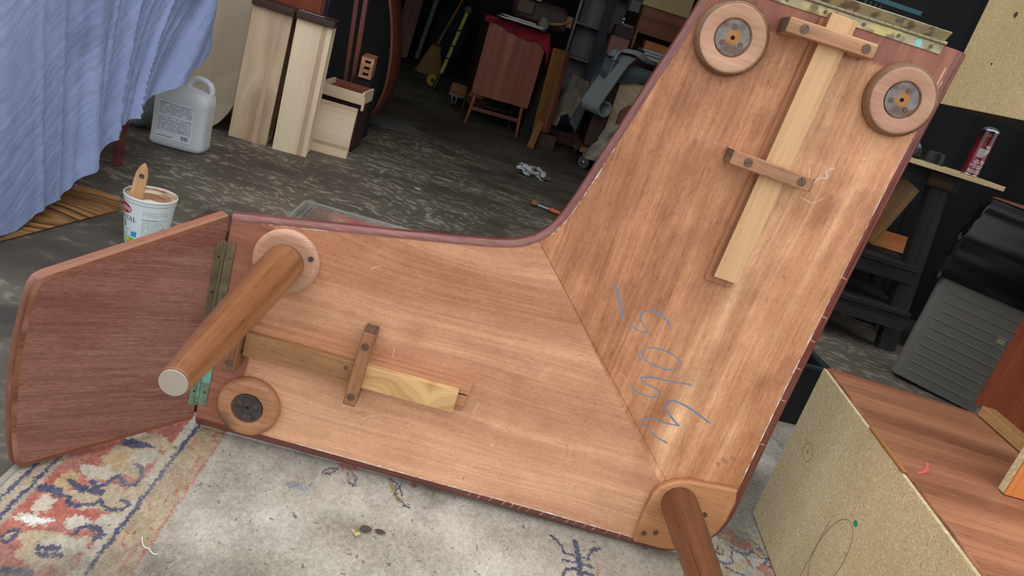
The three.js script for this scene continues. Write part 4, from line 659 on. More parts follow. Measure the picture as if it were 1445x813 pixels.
// ---------------------------------------------------------------- store room: cabinet on a low stand and what lies on and beside it
{
  const cab = thing('sewing_cabinet', 'red-brown wooden cabinet on splayed legs with a crossbar, half under the red cloth', 'cabinet', [-0.095, 0, -6.215], 0.22);
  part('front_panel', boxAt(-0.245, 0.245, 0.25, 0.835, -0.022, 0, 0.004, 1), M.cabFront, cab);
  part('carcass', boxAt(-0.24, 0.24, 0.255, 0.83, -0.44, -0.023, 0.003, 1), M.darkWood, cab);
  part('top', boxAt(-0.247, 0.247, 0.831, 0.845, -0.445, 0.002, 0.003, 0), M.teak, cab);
  for (const [x, z] of [[-0.225, -0.03], [0.225, -0.03], [-0.225, -0.40], [0.225, -0.40]]) part('leg', rod([x * 1.0, 0, z], [x * 0.90, 0.25, z], 0.011, 0.016, 16), z < -0.2 ? M.darkWood : M.cabFront, cab);  // rear legs and crossbar coloured dark in place of the shade under the cabinet
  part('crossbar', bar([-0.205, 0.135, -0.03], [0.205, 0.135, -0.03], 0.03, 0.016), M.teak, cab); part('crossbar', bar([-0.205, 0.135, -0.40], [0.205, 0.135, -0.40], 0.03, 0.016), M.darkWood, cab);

  const red = clothMat([96, 14, 26], [138, 26, 42], 12, 0.8, 0.95, 400);
  const rcG = grid(70, 60, (u, v) => {
    // over the top edge: front hem drops steadily to the right, the right end hangs down the side
    const x = -0.29 + u * 0.58, drop = 0.025 + 0.05 * smooth(0.05, 0.6, u) + 0.05 * smooth(0.8, 0.95, u) + 0.012 * noise(u * 30, 1), w = noise(u * 8, v * 7) * 0.012;
    if (v < 0.5) return [x, 0.850 + w + (x > 0.25 ? -(x - 0.25) * 3.2 * 1 : 0), -0.40 + v * 0.82];
    const t = (v - 0.5) * 2; return [x, 0.850 + w * (1 - t) - t * drop - (x > 0.25 ? (x - 0.25) * 3.2 : 0), 0.012 + 0.012 * Math.sin(u * 22) * t + 0.006 * t];
  });
  const rc = single('red_cloth', rcG, red, 'dark red cloth lying over the top and right corner of the red-brown cabinet', 'cloth', [-0.095, 0.003, -6.215], 0.22);
  const mags = thing('magazine_stack', 'thin stack of white magazines and papers on the red cloth', 'papers', [-0.11, 0.878, -6.18], 0.18);
  [[0, 0, 0.34, 0.012], [0.03, 0.011, 0.30, 0.008], [-0.02, 0.02, 0.26, 0.009]].forEach(([x, y, w, h], i) => part('magazine', boxAt(x - w / 2, x + w / 2, y, y + h * 0.85, -0.11 + i * 0.01, 0.11, 0.001, 0), plain([0xb9b8b2, 0x9ea0a0, 0xc4c2ba][i], 0.6), mags));
  const bag = thing('leather_bag', 'dark brown leather bag with a tan strap lying on the red-brown cabinet', 'bag', [0.03, 0.905, -6.45], 0.1);
  part('body', roughen(new RoundedBoxGeometry(0.46, 0.20, 0.24, 8, 0.07).translate(0, 0.08, 0), 0.05, 8), plain(0x40302a, 0.65), bag);
  part('strap', tube([[0.02, 0.02, 0.13], [0.10, 0.035, 0.15], [0.18, 0.06, 0.15], [0.235, 0.10, 0.12]], 0.012, 30, 8), plain(0x96703f, 0.6), bag); part('strap_end', boxAt(0.205, 0.255, 0.045, 0.13, 0.118, 0.126, 0.004, 1), plain(0x8e643a, 0.6), bag); part('rivet', new THREE.SphereGeometry(0.009, 16, 10).translate(0.232, 0.108, 0.128), M.chrome, bag);
  part('pocket', roughen(new RoundedBoxGeometry(0.14, 0.11, 0.06, 4, 0.02).translate(-0.14, 0.10, 0.12), 0.02, 14), plain(0x5b4636, 0.7), bag);
  single('grey_pouch', roughen(new THREE.SphereGeometry(0.05, 24, 16).scale(0.9, 1.1, 0.6), 0.02, 18), plain(0x6a6c68, 0.8), 'small rounded grey pouch in front of the brown leather bag', 'pouch', [0.075, 0.918, -6.20]);
  single('paper_scrap', roughen(prism([[0, 0], [0.09, 0.01], [0.08, 0.05], [0.01, 0.045]], 0.002).rotateX(-1.2), 0.01, 20), plain(0xc8c6be, 0.8), 'torn white paper on top of the brown leather bag', 'paper', [-0.08, 1.075, -6.30]);

  // dolly with blocks, poles and broom at its left
  const dolly = thing('dolly', 'low board on shiny casters standing behind the left of the red-brown cabinet', 'dolly', [-0.42, 0, -7.05], 0.1);
  part('deck', boxAt(-0.16, 0.20, 0.105, 0.135, -0.22, 0.16, 0.004, 0), M.bracketDark, dolly);
  for (const [x, z] of [[-0.10, 0.11], [0.14, 0.11], [-0.10, -0.16], [0.14, -0.16]]) { const c = part('caster', mapUV(lathe([[0, -0.014], [0.030, -0.014], [0.036, -0.008], [0.036, 0.008], [0.030, 0.014], [0, 0.014]], 24).rotateZ(Math.PI / 2), 0).translate(x, 0.036, z), plain(0x1c1d20, 0.4), dolly); part('fork', merge([boxAt(x - 0.022, x - 0.017, 0.03, 0.10, z - 0.015, z + 0.015, 0.001), boxAt(x + 0.017, x + 0.022, 0.03, 0.10, z - 0.015, z + 0.015, 0.001), boxAt(x - 0.024, x + 0.024, 0.096, 0.104, z - 0.02, z + 0.02, 0.001)]), M.chrome, c); }
  single('wood_offcut', boxAt(-0.56, -0.42, 0.136, 0.215, -7.02, -6.90, 0.003, 0), M.ochreWood, 'square brown wood offcut at the front of the dolly', 'offcut');
  single('wood_offcut', prism([[0, 0], [0.16, 0], [0.05, 0.20], [0.0, 0.22]], 0.04, 0.003).translate(-0.41, 0.137, -7.0), M.pineOld, 'pale triangular wood offcut leaning on the dolly', 'offcut');
  const pole = thing('measuring_staff', 'yellow staff with black fittings leaning left of the red-brown cabinet', 'staff', [0, 0, 0]);
  part('shaft', rod([-0.77, 0.16, -7.82], [-0.68, 0.80, -8.0], 0.019, 0.019, 14), plain(0xb2b04e, 0.6), pole); part('foot', rod([-0.80, 0.0, -7.78], [-0.77, 0.17, -7.82], 0.024, 0.02, 14), plain(0x14161a, 0.5), pole); for (const t of [0.25, 0.45, 0.7]) part('clamp', new THREE.TorusGeometry(0.028, 0.010, 8, 20).rotateX(1.2).translate(-0.765 + t * 0.09, 0.16 + t * 0.64, -7.83 - t * 0.17), M.steelDark, pole); part('cap', new THREE.SphereGeometry(0.04, 20, 12).translate(-0.675, 0.83, -8.01), plain(0x55584f, 0.8), pole);
  const reel = thing('yellow_reel', 'round yellow tape reel on the floor by the yellow staff', 'reel', [-0.86, 0.062, -8.0], 0.3); part('case', lathe([[0, -0.02], [0.055, -0.02], [0.062, -0.012], [0.062, 0.012], [0.055, 0.02], [0, 0.02]], 32).rotateX(Math.PI / 2), plain(0xa88a22, 0.55), reel); part('hub', lathe([[0, 0], [0.018, 0], [0.018, 0.006], [0, 0.006]], 20).rotateX(Math.PI / 2).translate(0, 0, 0.02), M.dark, reel);
  const broom = thing('broom', 'old straw broom leaning in the dark behind the yellow staff', 'broom', [-1.03, 0, -9.0]);
  part('bristles', roughen(new THREE.CylinderGeometry(0.045, 0.17, 0.36, 40, 12).scale(1, 1, 0.4).translate(0, 0.18, 0), 0.015, 30), plain(0x8a6b44, 0.95), broom); part('binding', new THREE.TorusGeometry(0.05, 0.012, 8, 24).rotateX(Math.PI / 2).scale(1, 1, 0.6).translate(0, 0.35, 0), plain(0x5a3a2a, 0.8), broom); part('handle', rod([0.0, 0.34, 0], [0.20, 1.25, -0.12], 0.013, 0.013, 12), M.ochreWood, broom); broom.rotation.z = -0.05;
  single('grey_pipe', rod([-1.42, 0.0, -10.6], [-1.30, 1.30, -10.75], 0.035, 0.035, 18), plain(0x6e7478, 0.5), 'pale grey pipe leaning upright at the dark back of the store', 'pipe');
  single('dark_bag', roughen(new RoundedBoxGeometry(0.62, 0.72, 0.36, 8, 0.14), 0.10, 5), plain(0x1a2230, 0.8), 'dark blue stuffed bag at the dark back of the store', 'bag', [-1.15, 0.40, -11.2]);
  for (let i = 0; i < 4; i++) single('dark_plank', bar([-2.5 + i * 0.30, 0, -10.2], [-2.42 + i * 0.29, 1.9, -10.6], 0.16 + 0.02 * i, 0.03), [M.darkWood, M.blackWood, M.darkWood, M.mahogany][i], ['leftmost', 'second from left', 'third from left', 'rightmost'][i] + ' of four tall dark boards leaning at the back', 'board', [0, 0, 0], 0, 'dark boards leaning at the back');

  // doors and planks leaning at the cabinet's right
  const door = thing('cabinet_door', 'framed door panel leaning right of the red cabinet, its red edge forward', 'door', [0.355, 0.12, -6.20], 0.75); door.rotation.z = 0; door.rotation.order = 'YXZ'; door.rotation.x = -0.06;
  part('panel', boxAt(-0.15, -0.025, 0.0, 0.66, -0.03, -0.008, 0.002, 1), M.ochreWood, door); part('edge', boxAt(-0.025, 0.03, -0.004, 0.664, -0.036, -0.002, 0.003, 1), M.teak, door, 'red-brown edge strip');
  single('wood_plank', bar([0.24, 0.0, -5.92], [0.27, 0.20, -6.06], 0.055, 0.03), M.ochreWood, 'short ochre wood plank standing at the foot of the leaning door', 'plank');
  single('door_stand', boxAt(0.30, 0.44, 0, 0.112, -6.36, -6.16, 0.003, 0), M.darkWood, 'dark wood block under the leaning door', 'block');
  const jk = grid(40, 60, (u, v) => { const a = u * Math.PI * 2, r = 0.075 + 0.03 * v * Math.sin(u * 25) * 0.4 + 0.03 * (1 - v) + 0.02 * noise(u * 9, v * 5); return [Math.cos(a) * r + 0.05 * v, 0.005 + v * 0.52, Math.sin(a) * r * 0.7]; });
  single('dark_garment', jk, clothMat([30, 24, 20], [58, 48, 42], 21, 0.7), 'dark brown cloth hanging down between the red cabinet and the leaning door', 'cloth', [0.235, 0, -6.40]);

  // grey bookcase
  const bk = thing('bookcase', 'open grey wooden bookcase with empty shelves at the back of the store', 'bookcase', [0.34, 0, -7.05], -0.12);
  const gv = woodMat({ dark: [104, 98, 98], light: [138, 132, 132], s: 71, bands: 14, fine: 10 }, 0.6);
  part('side', boxAt(0, 0.022, 0, 1.75, -0.26, 0, 0.002, 1), gv, bk); part('side', boxAt(0.58, 0.602, 0, 1.75, -0.26, 0, 0.002, 1), gv, bk); part('back', boxAt(0.022, 0.58, 0, 1.75, -0.262, -0.25, 0.001, 1), gv, bk);
  for (const y of [0.06, 0.40, 0.715, 1.01, 1.32, 1.72]) part('shelf', boxAt(0.022, 0.58, y, y + 0.02, -0.25, -0.004, 0.002, 0), gv, bk);
  single('plinth_board', boxAt(0.32, 0.66, 0.02, 0.13, -6.72, -6.69, 0.003, 0), M.teak, 'low brown board on the floor under the grey bookcase', 'board', [0, -0.02, 0]);

  // cart under a moving blanket
  const cart = thing('cart', 'wheeled cart loaded with panels and covered by a grey moving blanket', 'cart', [0, 0, 0]);
  part('deck', boxAt(0.60, 1.25, 0.125, 0.165, -6.45, -5.66, 0.004, 0), M.bracketDark, cart);
  for (const [x, z, r] of [[0.665, -5.72, 0.4], [0.64, -6.40, -0.5], [1.2, -5.75, 0.2], [1.2, -6.4, 0]]) { const c = part('caster', mapUV(lathe([[0, -0.014], [0.042, -0.014], [0.050, -0.008], [0.050, 0.008], [0.042, 0.014], [0, 0.014]], 28).rotateZ(Math.PI / 2).rotateY(r + 0.6), 0).translate(x, 0.050, z), plain(0x55585a, 0.35), cart); part('hub', lathe([[0, -0.018], [0.02, -0.018], [0.02, 0.018], [0, 0.018]], 20).rotateZ(Math.PI / 2).rotateY(r + 0.6).translate(x, 0.05, z), M.chrome, c); part('fork', boxAt(x - 0.03, x + 0.03, 0.10, 0.126, z - 0.03, z + 0.03, 0.003), M.chrome, c); }
  part('load', boxAt(0.62, 1.22, 0.17, 0.80, -6.40, -5.76, 0.01, 0), M.darkWood, cart);
  const bl = clothMat([58, 68, 72], [88, 98, 102], 31, 0.9);
  const top = 0.845;
  const blk = grid(90, 80, (u, v) => {                            // hangs over the left end and the front
    const fold = 0.022 * Math.sin(u * 17 + v * 3) + 0.03 * (noise(u * 6, v * 3) - 0.5);
    if (v < 0.35) { const k = v / 0.35; return [lerp(1.22, 0.60, k), top + 0.012 * noise(u * 7, v * 9), -6.42 + u * 0.70]; }
    const t = (v - 0.35) / 0.65, hemY = 0.30 + 0.06 * Math.sin(u * 5) - 0.10 * smooth(0.75, 1, u); return [0.60 - 0.16 * t * (1 - u * 0.55) - fold * t, lerp(top, hemY, t), -6.42 + u * 0.70 + 0.06 * t * u];
  });
  single('moving_blanket', blk, bl, 'blue-grey moving blanket draped over the left end of the cart', 'blanket');
  single('blanket_flap', grid(40, 24, (u, v) => [0.565 + u * 0.62, 0.835 - v * (0.13 + 0.03 * Math.sin(u * 9)), -5.665 + 0.012 * Math.sin(u * 14 + v) + 0.02 * v]), bl, 'blue-grey blanket edge folded over the front of the cart top', 'blanket');
  const canvas = clothMat([118, 110, 96], [164, 155, 138], 35, 0.7);
  single('canvas_sheet', grid(60, 50, (u, v) => { const f = 0.03 * Math.sin(u * 20 + v * 2) * (0.3 + v) ; return [0.53 - 0.12 * (1 - u) - v * 0.07 * (1 - u) + f * 0.5, 0.62 - v * (0.36 + 0.08 * Math.sin(u * 7)), -6.46 + u * 0.55 + f]; }), canvas, 'beige canvas sheet hanging out below the left side of the moving blanket', 'canvas');
  single('canvas_bundle', grid(40, 60, (u, v) => { const a = u * Math.PI * 2, r = lerp(0.06, 0.05, v) + 0.012 * Math.sin(u * 25 + v * 9) + 0.034 * (noise(u * 5, v * 7) - 0.3); return [0.71 + 0.10 * v + Math.cos(a) * r * 0.95, 0.105 + v * 0.30, -5.60 + Math.sin(a) * r * 0.5]; }), canvas, 'pale quilted canvas bunched down over the front caster of the cart', 'canvas');
  // rolled felt at the front corner
  const roll = []; for (let i = 0; i <= 60; i++) { const t = i / 60; if (t < 0.62) { const k = t / 0.62; roll.push([0.80 - 0.10 * k - 0.09 * Math.pow(k, 2.5), 0.862 - 0.015 * k - 0.36 * Math.pow(k, 2.2)]); } else { const k = (t - 0.62) / 0.38, a = Math.PI + k * 4.4, r = 0.062 * (1 - 0.45 * k); roll.push([0.672 + Math.cos(a) * r, 0.485 + Math.sin(a) * r * 1.0]); } }
  const felt = sweep(roll, [[0, 0], [0.013, 0.001], [0.014, -0.012], [0.014, -0.20], [0, -0.20], [0, 0]], true).translate(-0.72, 0, 0);
  single('felt_roll', felt, plain(0x868c8a, 0.95), 'thick grey felt curling over the front corner of the cart into an open roll', 'felt', [0.715, 0.012, -5.57], 0.62);
  single('white_cloth', grid(80, 40, (u, v) => { const x = 0.52 + u * 0.56, d = smooth(0.30, 0, u), w = 0.035 * ridge(u * 7 + v * 2) + 0.03 * ridge(v * 4 + u * 3 + 5); return [x + d * 0.06 * v, 0.868 + w * (0.5 + 0.7 * Math.sin(u * 3)) - d * d * (0.34 + 0.05 * v), -6.02 + v * 0.36 + 0.02 * ridge(u * 9) + d * 0.03]; }), clothMat([176, 182, 182], [214, 218, 216], 38, 0.6), 'crumpled white cloth lying on top of the cart', 'cloth');
  single('plywood_panel', boxAt(0.735, 1.30, 0.30, 0.725, -5.70, -5.685, 0.002, 0), woodMat({ dark: [170, 146, 114], light: [206, 186, 154], s: 77, bands: 22, fine: 8, wave: 0.3, wu: 5 }, 0.7), 'pale plywood panel with wavy grain on the front of the cart', 'panel');
  single('brown_panel', prism([[0.80, 0.0], [1.35, 0.0], [1.35, 0.56], [0.845, 0.56], [0.79, 0.50]], 0.018, 0.002, 1).translate(0, 0, -5.655), M.teak, 'matt reddish-brown panel leaning on the front of the cart', 'panel');

  // boxes, drawers and books stacked behind the cart
  const open = thing('drawer_unit', 'brown wooden chest with an open compartment behind the cart', 'chest', [0.86, 0, -6.62], 0.0);
  part('panel', boxAt(0.0, 0.46, 1.085, 1.30, -0.02, 0, 0.002, 0), M.cabFront, open); part('side', boxAt(-0.02, 0.0, 0.86, 1.30, -0.32, 0, 0.002, 1), M.ochreWood, open); part('side', boxAt(0.46, 0.48, 0.0, 1.30, -0.32, 0, 0.002, 1), M.ochreWood, open); part('shelf', boxAt(0, 0.46, 0.86, 0.88, -0.32, 0, 0.002, 0), M.teak, open); part('back', boxAt(0, 0.46, 0.0, 1.30, -0.33, -0.32, 0.001, 0), M.darkWood, open); part('side', boxAt(-0.02, 0, 0, 0.86, -0.32, 0, 0.002, 1), M.ochreWood, open); part('front', boxAt(0, 0.46, 0, 0.86, -0.02, 0, 0.002, 0), M.teak, open);
  single('orange_box', boxAt(0.955, 1.16, 0.882, 1.045, -6.78, -6.65, 0.003, 0), M.orangeWood, 'small orange wooden box with a dark keyhole inside the chest compartment', 'box');
  single('chipboard_sheet', boxAt(0.82, 1.22, 1.302, 1.66, -6.72, -6.60, 0.002, 0), M.chipGold, 'pale chipboard box on top of the brown chest', 'box');
  const bookM = [0x8a9aa6, 0x5a6068, 0x7c2a26, 0x2c2f34];
  [['top book, pale blue, in the pile on the cart', 0.985, 0.02], ['grey book second from the top of the pile on the cart', 0.963, 0.02], ['red-edged book third in the pile on the cart', 0.925, 0.036], ['black folder at the bottom of the pile on the cart', 0.895, 0.028]].forEach(([l, y, h], i) => {
    const b = thing('book', l, 'book', [1.03 + [0, 0.015, -0.02, 0.0][i], y - 0.03, -6.28], [0.03, -0.04, 0.02, 0.0][i], 'pile of books on the cart');
    const w = [0.30, 0.28, 0.34, 0.36][i], cm = plain(bookM[i], 0.5);
    part('cover', boxAt(-w / 2, w / 2, 0, 0.003, -0.11, 0.11, 0.001), cm, b); part('cover', boxAt(-w / 2, w / 2, h - 0.003, h, -0.11, 0.11, 0.001), cm, b); part('spine', boxAt(-w / 2, -w / 2 + 0.003, 0, h, -0.11, 0.11, 0.001), cm, b); part('pages', boxAt(-w / 2 + 0.003, w / 2 - 0.004, 0.003, h - 0.003, -0.107, 0.107, 0.0005), plain(i === 3 ? 0x222222 : 0xbfc3c0, 0.8), b);
  });
  single('pink_box', boxAt(0.645, 0.80, 0.845, 1.0, -6.62, -6.47, 0.003), plain(0x9a6a64, 0.8), 'dull pink cardboard box behind the white cloth', 'box');
  single('wood_box', boxAt(0.68, 0.836, 0.60, 1.10, -6.98, -6.70, 0.003), M.darkWood, 'dark brown box left of the chest with the orange box', 'box', [0, 0, 0]);
  single('box_stand', boxAt(0.66, 0.836, 0.0, 0.598, -6.98, -6.56, 0.003), M.darkWood, 'dark stand below the dark brown box and the pink box', 'stand');
  single('box_stand', boxAt(0.655, 0.80, 0.60, 0.843, -6.64, -6.50, 0.003), M.darkWood, 'short dark stand right under the pink box', 'stand');
  const lamp = thing('glass_knob', 'small clear glass ornament on the dark brown box', 'ornament', [0.73, 1.102, -6.76]); part('ball', new THREE.SphereGeometry(0.021, 24, 16).translate(0, 0.05, 0), M.chrome, lamp); part('stem', lathe([[0.018, 0], [0.014, 0.012], [0.009, 0.03], [0.012, 0.034]], 20), M.chrome, lamp);
  const gb = thing('slotted_box', 'grey box with a dark open slot at the upper left of the brown chest', 'box', [0.80, 1.102, -6.85]); part('top', boxAt(-0.06, 0.03, 0.13, 0.22, -0.1, 0.1, 0.003), plain(0x6d7072, 0.6), gb); part('bottom', boxAt(-0.06, 0.03, 0, 0.02, -0.1, 0.1, 0.002), plain(0x77756e, 0.6), gb); part('slot', boxAt(-0.055, 0.025, 0.02, 0.13, -0.1, 0.08, 0.002), M.dark, gb);
  const lv = thing('ribbed_panel', 'dark blue ribbed panel standing left of the grey box with the slot', 'panel', [0.60, 0.0, -6.92], 0.05); part('sheet', boxAt(-0.04, 0.05, 0, 1.5, -0.02, 0, 0.002, 1), plain(0x1c2430, 0.5), lv); for (let i = 0; i < 12; i++) part('rib', boxAt(-0.04, 0.045, 1.0 + i * 0.04, 1.016 + i * 0.04, 0, 0.014, 0.003, 0), plain(0x232c3a, 0.45), lv);

  // litter on the floor
  const pa = roughen(new THREE.IcosahedronGeometry(1, 24).scale(0.12, 0.035, 0.055), 0.11, 14);
  single('crumpled_paper', roughen(pa, 0.03, 40), new THREE.MeshStandardMaterial({ map: dataTex(256, 256, (u, v) => { const n = fbm(u * 7, v * 7, 4); return n > 0.56 ? [58, 60, 62] : mix3([150, 154, 156], [196, 198, 198], fbm(u * 20, v * 20, 3)); }, 1, 1), roughness: 0.85 }), 'crumpled black and white newspaper lying on the open floor', 'paper', [0.265, 0.030, -4.80], 0.35);
  const sd = thing('screwdriver', 'small screwdriver with an orange handle and a wooden ball end lying behind the inside curve', 'tool', [0.34, 0.016, -3.98], -0.35);
  part('handle', lathe([[0, 0], [0.010, 0.002], [0.013, 0.02], [0.011, 0.06], [0.013, 0.07], [0, 0.072]], 18).rotateZ(-Math.PI / 2).translate(0.02, 0, 0), plain(0xb4512a, 0.4), sd); part('shaft', rod([-0.05, 0, 0], [0.03, 0, 0], 0.006, 0.006, 12), plain(0x86a6ac, 0.3, { metalness: 0.5 }), sd); part('ball', new THREE.SphereGeometry(0.026, 20, 14).scale(0.8, 0.7, 1.2).translate(-0.065, 0.003, 0), M.bracketDark, sd);
  for (const [x, z, w] of [[-0.24, -4.0, 0.05], [-0.33, -3.63, 0.015]]) single('floor_scrap', roughen(prism([[-w, -w * 0.4], [w, -w * 0.5], [w * 1.1, w * 0.3], [-w * 0.7, w * 0.4]], 0.002).rotateX(-Math.PI / 2), 0.003, 30), plain(w > 0.03 ? 0x7e7c78 : 0xc2b9a8, 0.8), w > 0.03 ? 'flat grey scrap on the middle of the dark floor' : 'tiny pale chip on the dark floor behind the table', 'scrap', [x, 0.003, z]);
}

// ---------------------------------------------------------------- prop behind the hinge, debris on the rug
{
  single('prop_block', boxAt(-0.525, -0.445, 0.004, 0.40, -1.43, -1.325, 0.003, 1), M.darkWood, 'dark brown wooden block standing behind the hinge of the upturned table', 'block');
  const lf = (x, z, a, l, w, hex, label) => single('dry_leaf', roughen(prism(smoothPath([[-l, 0], [-l * 0.5, w], [l * 0.2, w * 1.1], [l, 0.1 * w], [l * 0.3, -w], [-l * 0.4, -w * 0.9], [-l, 0]], 24).slice(0, -1), 0.002).rotateX(-Math.PI / 2), 0.005, 60), plain(hex, 0.8), label, 'leaf', [x, 0.0075, z], a);
  lf(-0.040, -1.105, 0.2, 0.012, 0.007, 0x4e4236, 'brown curled dry leaf on the grey rug field');
  lf(-0.014, -1.108, -0.1, 0.011, 0.004, 0x4a3c30, 'narrow brown leaf fragment right of the curled leaf');
  lf(-0.050, -1.087, 0.5, 0.005, 0.003, 0xcdb35c, 'yellow leaf fragment below the curled leaf');
  single('straw', rod([-0.063, 0.007, -1.097], [-0.050, 0.007, -1.082], 0.0010, 0.0010, 8), plain(0xcbbd8e, 0.8), 'short pale straw beside the curled leaf', 'straw');
  const TH = [[0.252, 1.973], [0.256, 1.981], [0.264, 1.992], [0.272, 1.994], [0.279, 2.0], [0.284, 2.0025], [0.289, 2.001]].map(([a, b]) => [-0.69 + a * 0.99946 + b * 0.03299, 0.0075, -2.92 - a * 0.03299 + b * 0.99946]);
  single('thread', tube(TH, 0.0008, 40, 6), plain(0xd6d4cc, 0.9), 'loose white thread lying on the rug near the red border', 'thread');
}

// ---------------------------------------------------------------- right side: work stand, can, bin, chipboard cabinets
{
  const st = thing('work_stand', 'dirty black wooden work stand with two low shelves behind the right edge of the table', 'stand', [0, 0, 0]);
  const B = M.blackWood;
  part('leg', bar([2.01, 0.0, -3.24], [1.86, 0.80, -3.20], 0.085, 0.05), B, st); part('leg', bar([2.10, 0.0, -3.62], [1.92, 0.80, -3.56], 0.085, 0.05), B, st);
  part('leg', bar([1.42, 0.0, -3.24], [1.52, 0.80, -3.20], 0.085, 0.05), B, st); part('leg', bar([1.40, 0.0, -3.62], [1.50, 0.80, -3.56], 0.085, 0.05), B, st);
  part('brace', bar([1.71, 0.43, -3.52], [1.90, 0.74, -3.52], 0.09, 0.03), B, st);
  part('head', boxAt(1.48, 1.94, 0.765, 0.835, -3.60, -3.17, 0.004, 0), B, st);
  part('shelf', boxAt(1.46, 1.955, 0.395, 0.42, -3.58, -3.17, 0.003, 0), B, st); part('apron', boxAt(1.46, 1.955, 0.335, 0.394, -3.20, -3.175, 0.003, 0), B, st);
  part('shelf', boxAt(1.44, 2.0, 0.195, 0.215, -3.58, -3.15, 0.003, 0), B, st); part('apron', boxAt(1.44, 2.0, 0.125, 0.194, -3.18, -3.155, 0.003, 0), B, st);
  part('rust_plate', boxAt(1.79, 1.90, 0.775, 0.83, -3.168, -3.155, 0.003, 0), woodMat({ dark: [40, 28, 20], light: [96, 68, 40], s: 83, bands: 30, fine: 40, dirt: 0.6 }, 0.8), st, 'rusty brown patch under the plank');
  const pk = thing('plank', 'pale chipboard plank lying level on the work stand', 'plank', [0, 0, 0]); part('board', boxAt(1.42, 2.075, 0.838, 0.857, -3.42, -3.10, 0.0015, 0), M.chipGold, pk);
  const can = thing('spray_can', 'dark red spray can with warning signs standing on the plank', 'can', [1.94, 0.858, -3.16]);
  const cw = canvasTex(1024, 1024, (c, w, h) => {
    const gr = c.createLinearGradient(0, 0, 0, h); gr.addColorStop(0, '#1c1416'); gr.addColorStop(0.28, '#6a1420'); gr.addColorStop(0.5, '#7d1626'); gr.addColorStop(1, '#6a1220'); c.fillStyle = gr; c.fillRect(0, 0, w, h);
    const x0 = w * 0.375; c.fillStyle = '#c63a28'; c.font = 'bold 96px sans-serif'; c.fillText('M', x0 + 10, 130);
    c.fillStyle = '#d8d6d4'; c.fillRect(x0 + 90, 330, 110, 16); c.fillRect(x0 + 110, 366, 90, 16); c.fillStyle = '#a8a49c'; c.beginPath(); c.moveTo(x0, 410); c.lineTo(x0 + 235, 410); c.lineTo(x0 + 115, 610); c.lineTo(x0, 610); c.fill();
    c.strokeStyle = '#e6dcdc'; c.lineWidth = 10; c.beginPath(); c.arc(x0 + 64, 722, 46, 0, 7); c.stroke(); c.beginPath(); c.moveTo(x0 + 64, 690); c.lineTo(x0 + 40, 745); c.lineTo(x0 + 90, 745); c.closePath(); c.stroke(); c.beginPath(); c.moveTo(x0 + 140, 678); c.lineTo(x0 + 240, 678); c.lineTo(x0 + 190, 766); c.closePath(); c.stroke(); c.fillStyle = '#e6dcdc'; c.fillRect(x0 + 178, 694, 24, 34);
    c.font = 'bold 44px sans-serif'; c.fillText('EXTREME DANGER', x0 - 40, 826); c.fillText('EXTREME', x0 + 30, 874); c.font = '28px sans-serif'; for (const y of [908, 938, 968]) { let x = x0 - 30; while (x < x0 + 260) { const l = rr(16, 60); c.fillRect(x, y, l, 14); x += l + 10; } }
    c.fillStyle = '#8d7c84'; c.fillRect(x0 + 290, 150, 76, 700); c.fillStyle = '#5a1420'; for (let y = 160; y < 840; y += 12) c.fillRect(x0 + 298, y, rr(20, 58), 4);
  }, 1, 1);
  const cg = lathe([[0.0335, 0.006], [0.0335, 0.19]], 56); cg.rotateY(Math.PI); { const uv = cg.attributes.uv, p = cg.attributes.position; for (let i = 0; i < uv.count; i++) uv.setY(i, (p.getY(i) - 0.006) / 0.184); }
  part('body', cg, new THREE.MeshPhysicalMaterial({ map: cw, roughness: 0.3, clearcoat: 0.6, clearcoatRoughness: 0.15 }), can);
  part('base_rim', lathe([[0, 0.003], [0.029, 0.001], [0.033, 0], [0.0345, 0.003], [0.0335, 0.007]], 48), M.chrome, can); part('top_rim', lathe([[0.0335, 0.189], [0.0345, 0.192], [0.0335, 0.196], [0.030, 0.197], [0.026, 0.202], [0.014, 0.207], [0, 0.208]], 48), M.chrome, can);
  const tr = thing('tape_roll', 'black tape roll lying on the plank next to the spray can', 'tape', [1.80, 0.858, -3.22]); part('tape', lathe([[0.040, 0], [0.050, 0], [0.051, 0.004], [0.051, 0.046], [0.050, 0.05], [0.040, 0.05], [0.040, 0]], 48), plain(0x16181c, 0.35), tr); part('core', lathe([[0.038, 0.001], [0.0398, 0.001], [0.0398, 0.049], [0.038, 0.049], [0.038, 0.001]], 40), plain(0x6a6e74, 0.6), tr);
  const pt = thing('putty_knife', 'flat steel putty knife lying on the plank left of the tape roll', 'knife', [1.70, 0.8585, -3.15], 0.2); part('blade', prism([[0, -0.006], [0.10, -0.022], [0.10, 0.022], [0, 0.006]], 0.002, 0.0004).rotateX(-Math.PI / 2), plain(0x8c9294, 0.3, { metalness: 0.6 }), pt); part('handle', roughen(boxAt(-0.10, 0.005, 0.0, 0.018, -0.013, 0.013, 0.006, 0), 0.002, 40), M.dark, pt);
  single('plastic_wad', roughen(new THREE.IcosahedronGeometry(0.035, 12), 0.03, 30), new THREE.MeshPhysicalMaterial({ color: 0x8a959c, roughness: 0.2, transmission: 0.6, thickness: 0 }), 'crumpled clear plastic behind the tape roll on the plank', 'plastic', [1.745, 0.888, -3.30]);
  const off1 = thing('wood_offcut', 'thick pale pine beam end resting on the upper shelf of the black work stand', 'beam', [1.70, 0.428, -3.34]); off1.rotation.set(0, 0.25, -0.34);
  part('beam', boxAt(-0.09, 0.06, 0.03, 0.34, -0.10, 0.05, 0.004, 1), M.pineOld, off1);
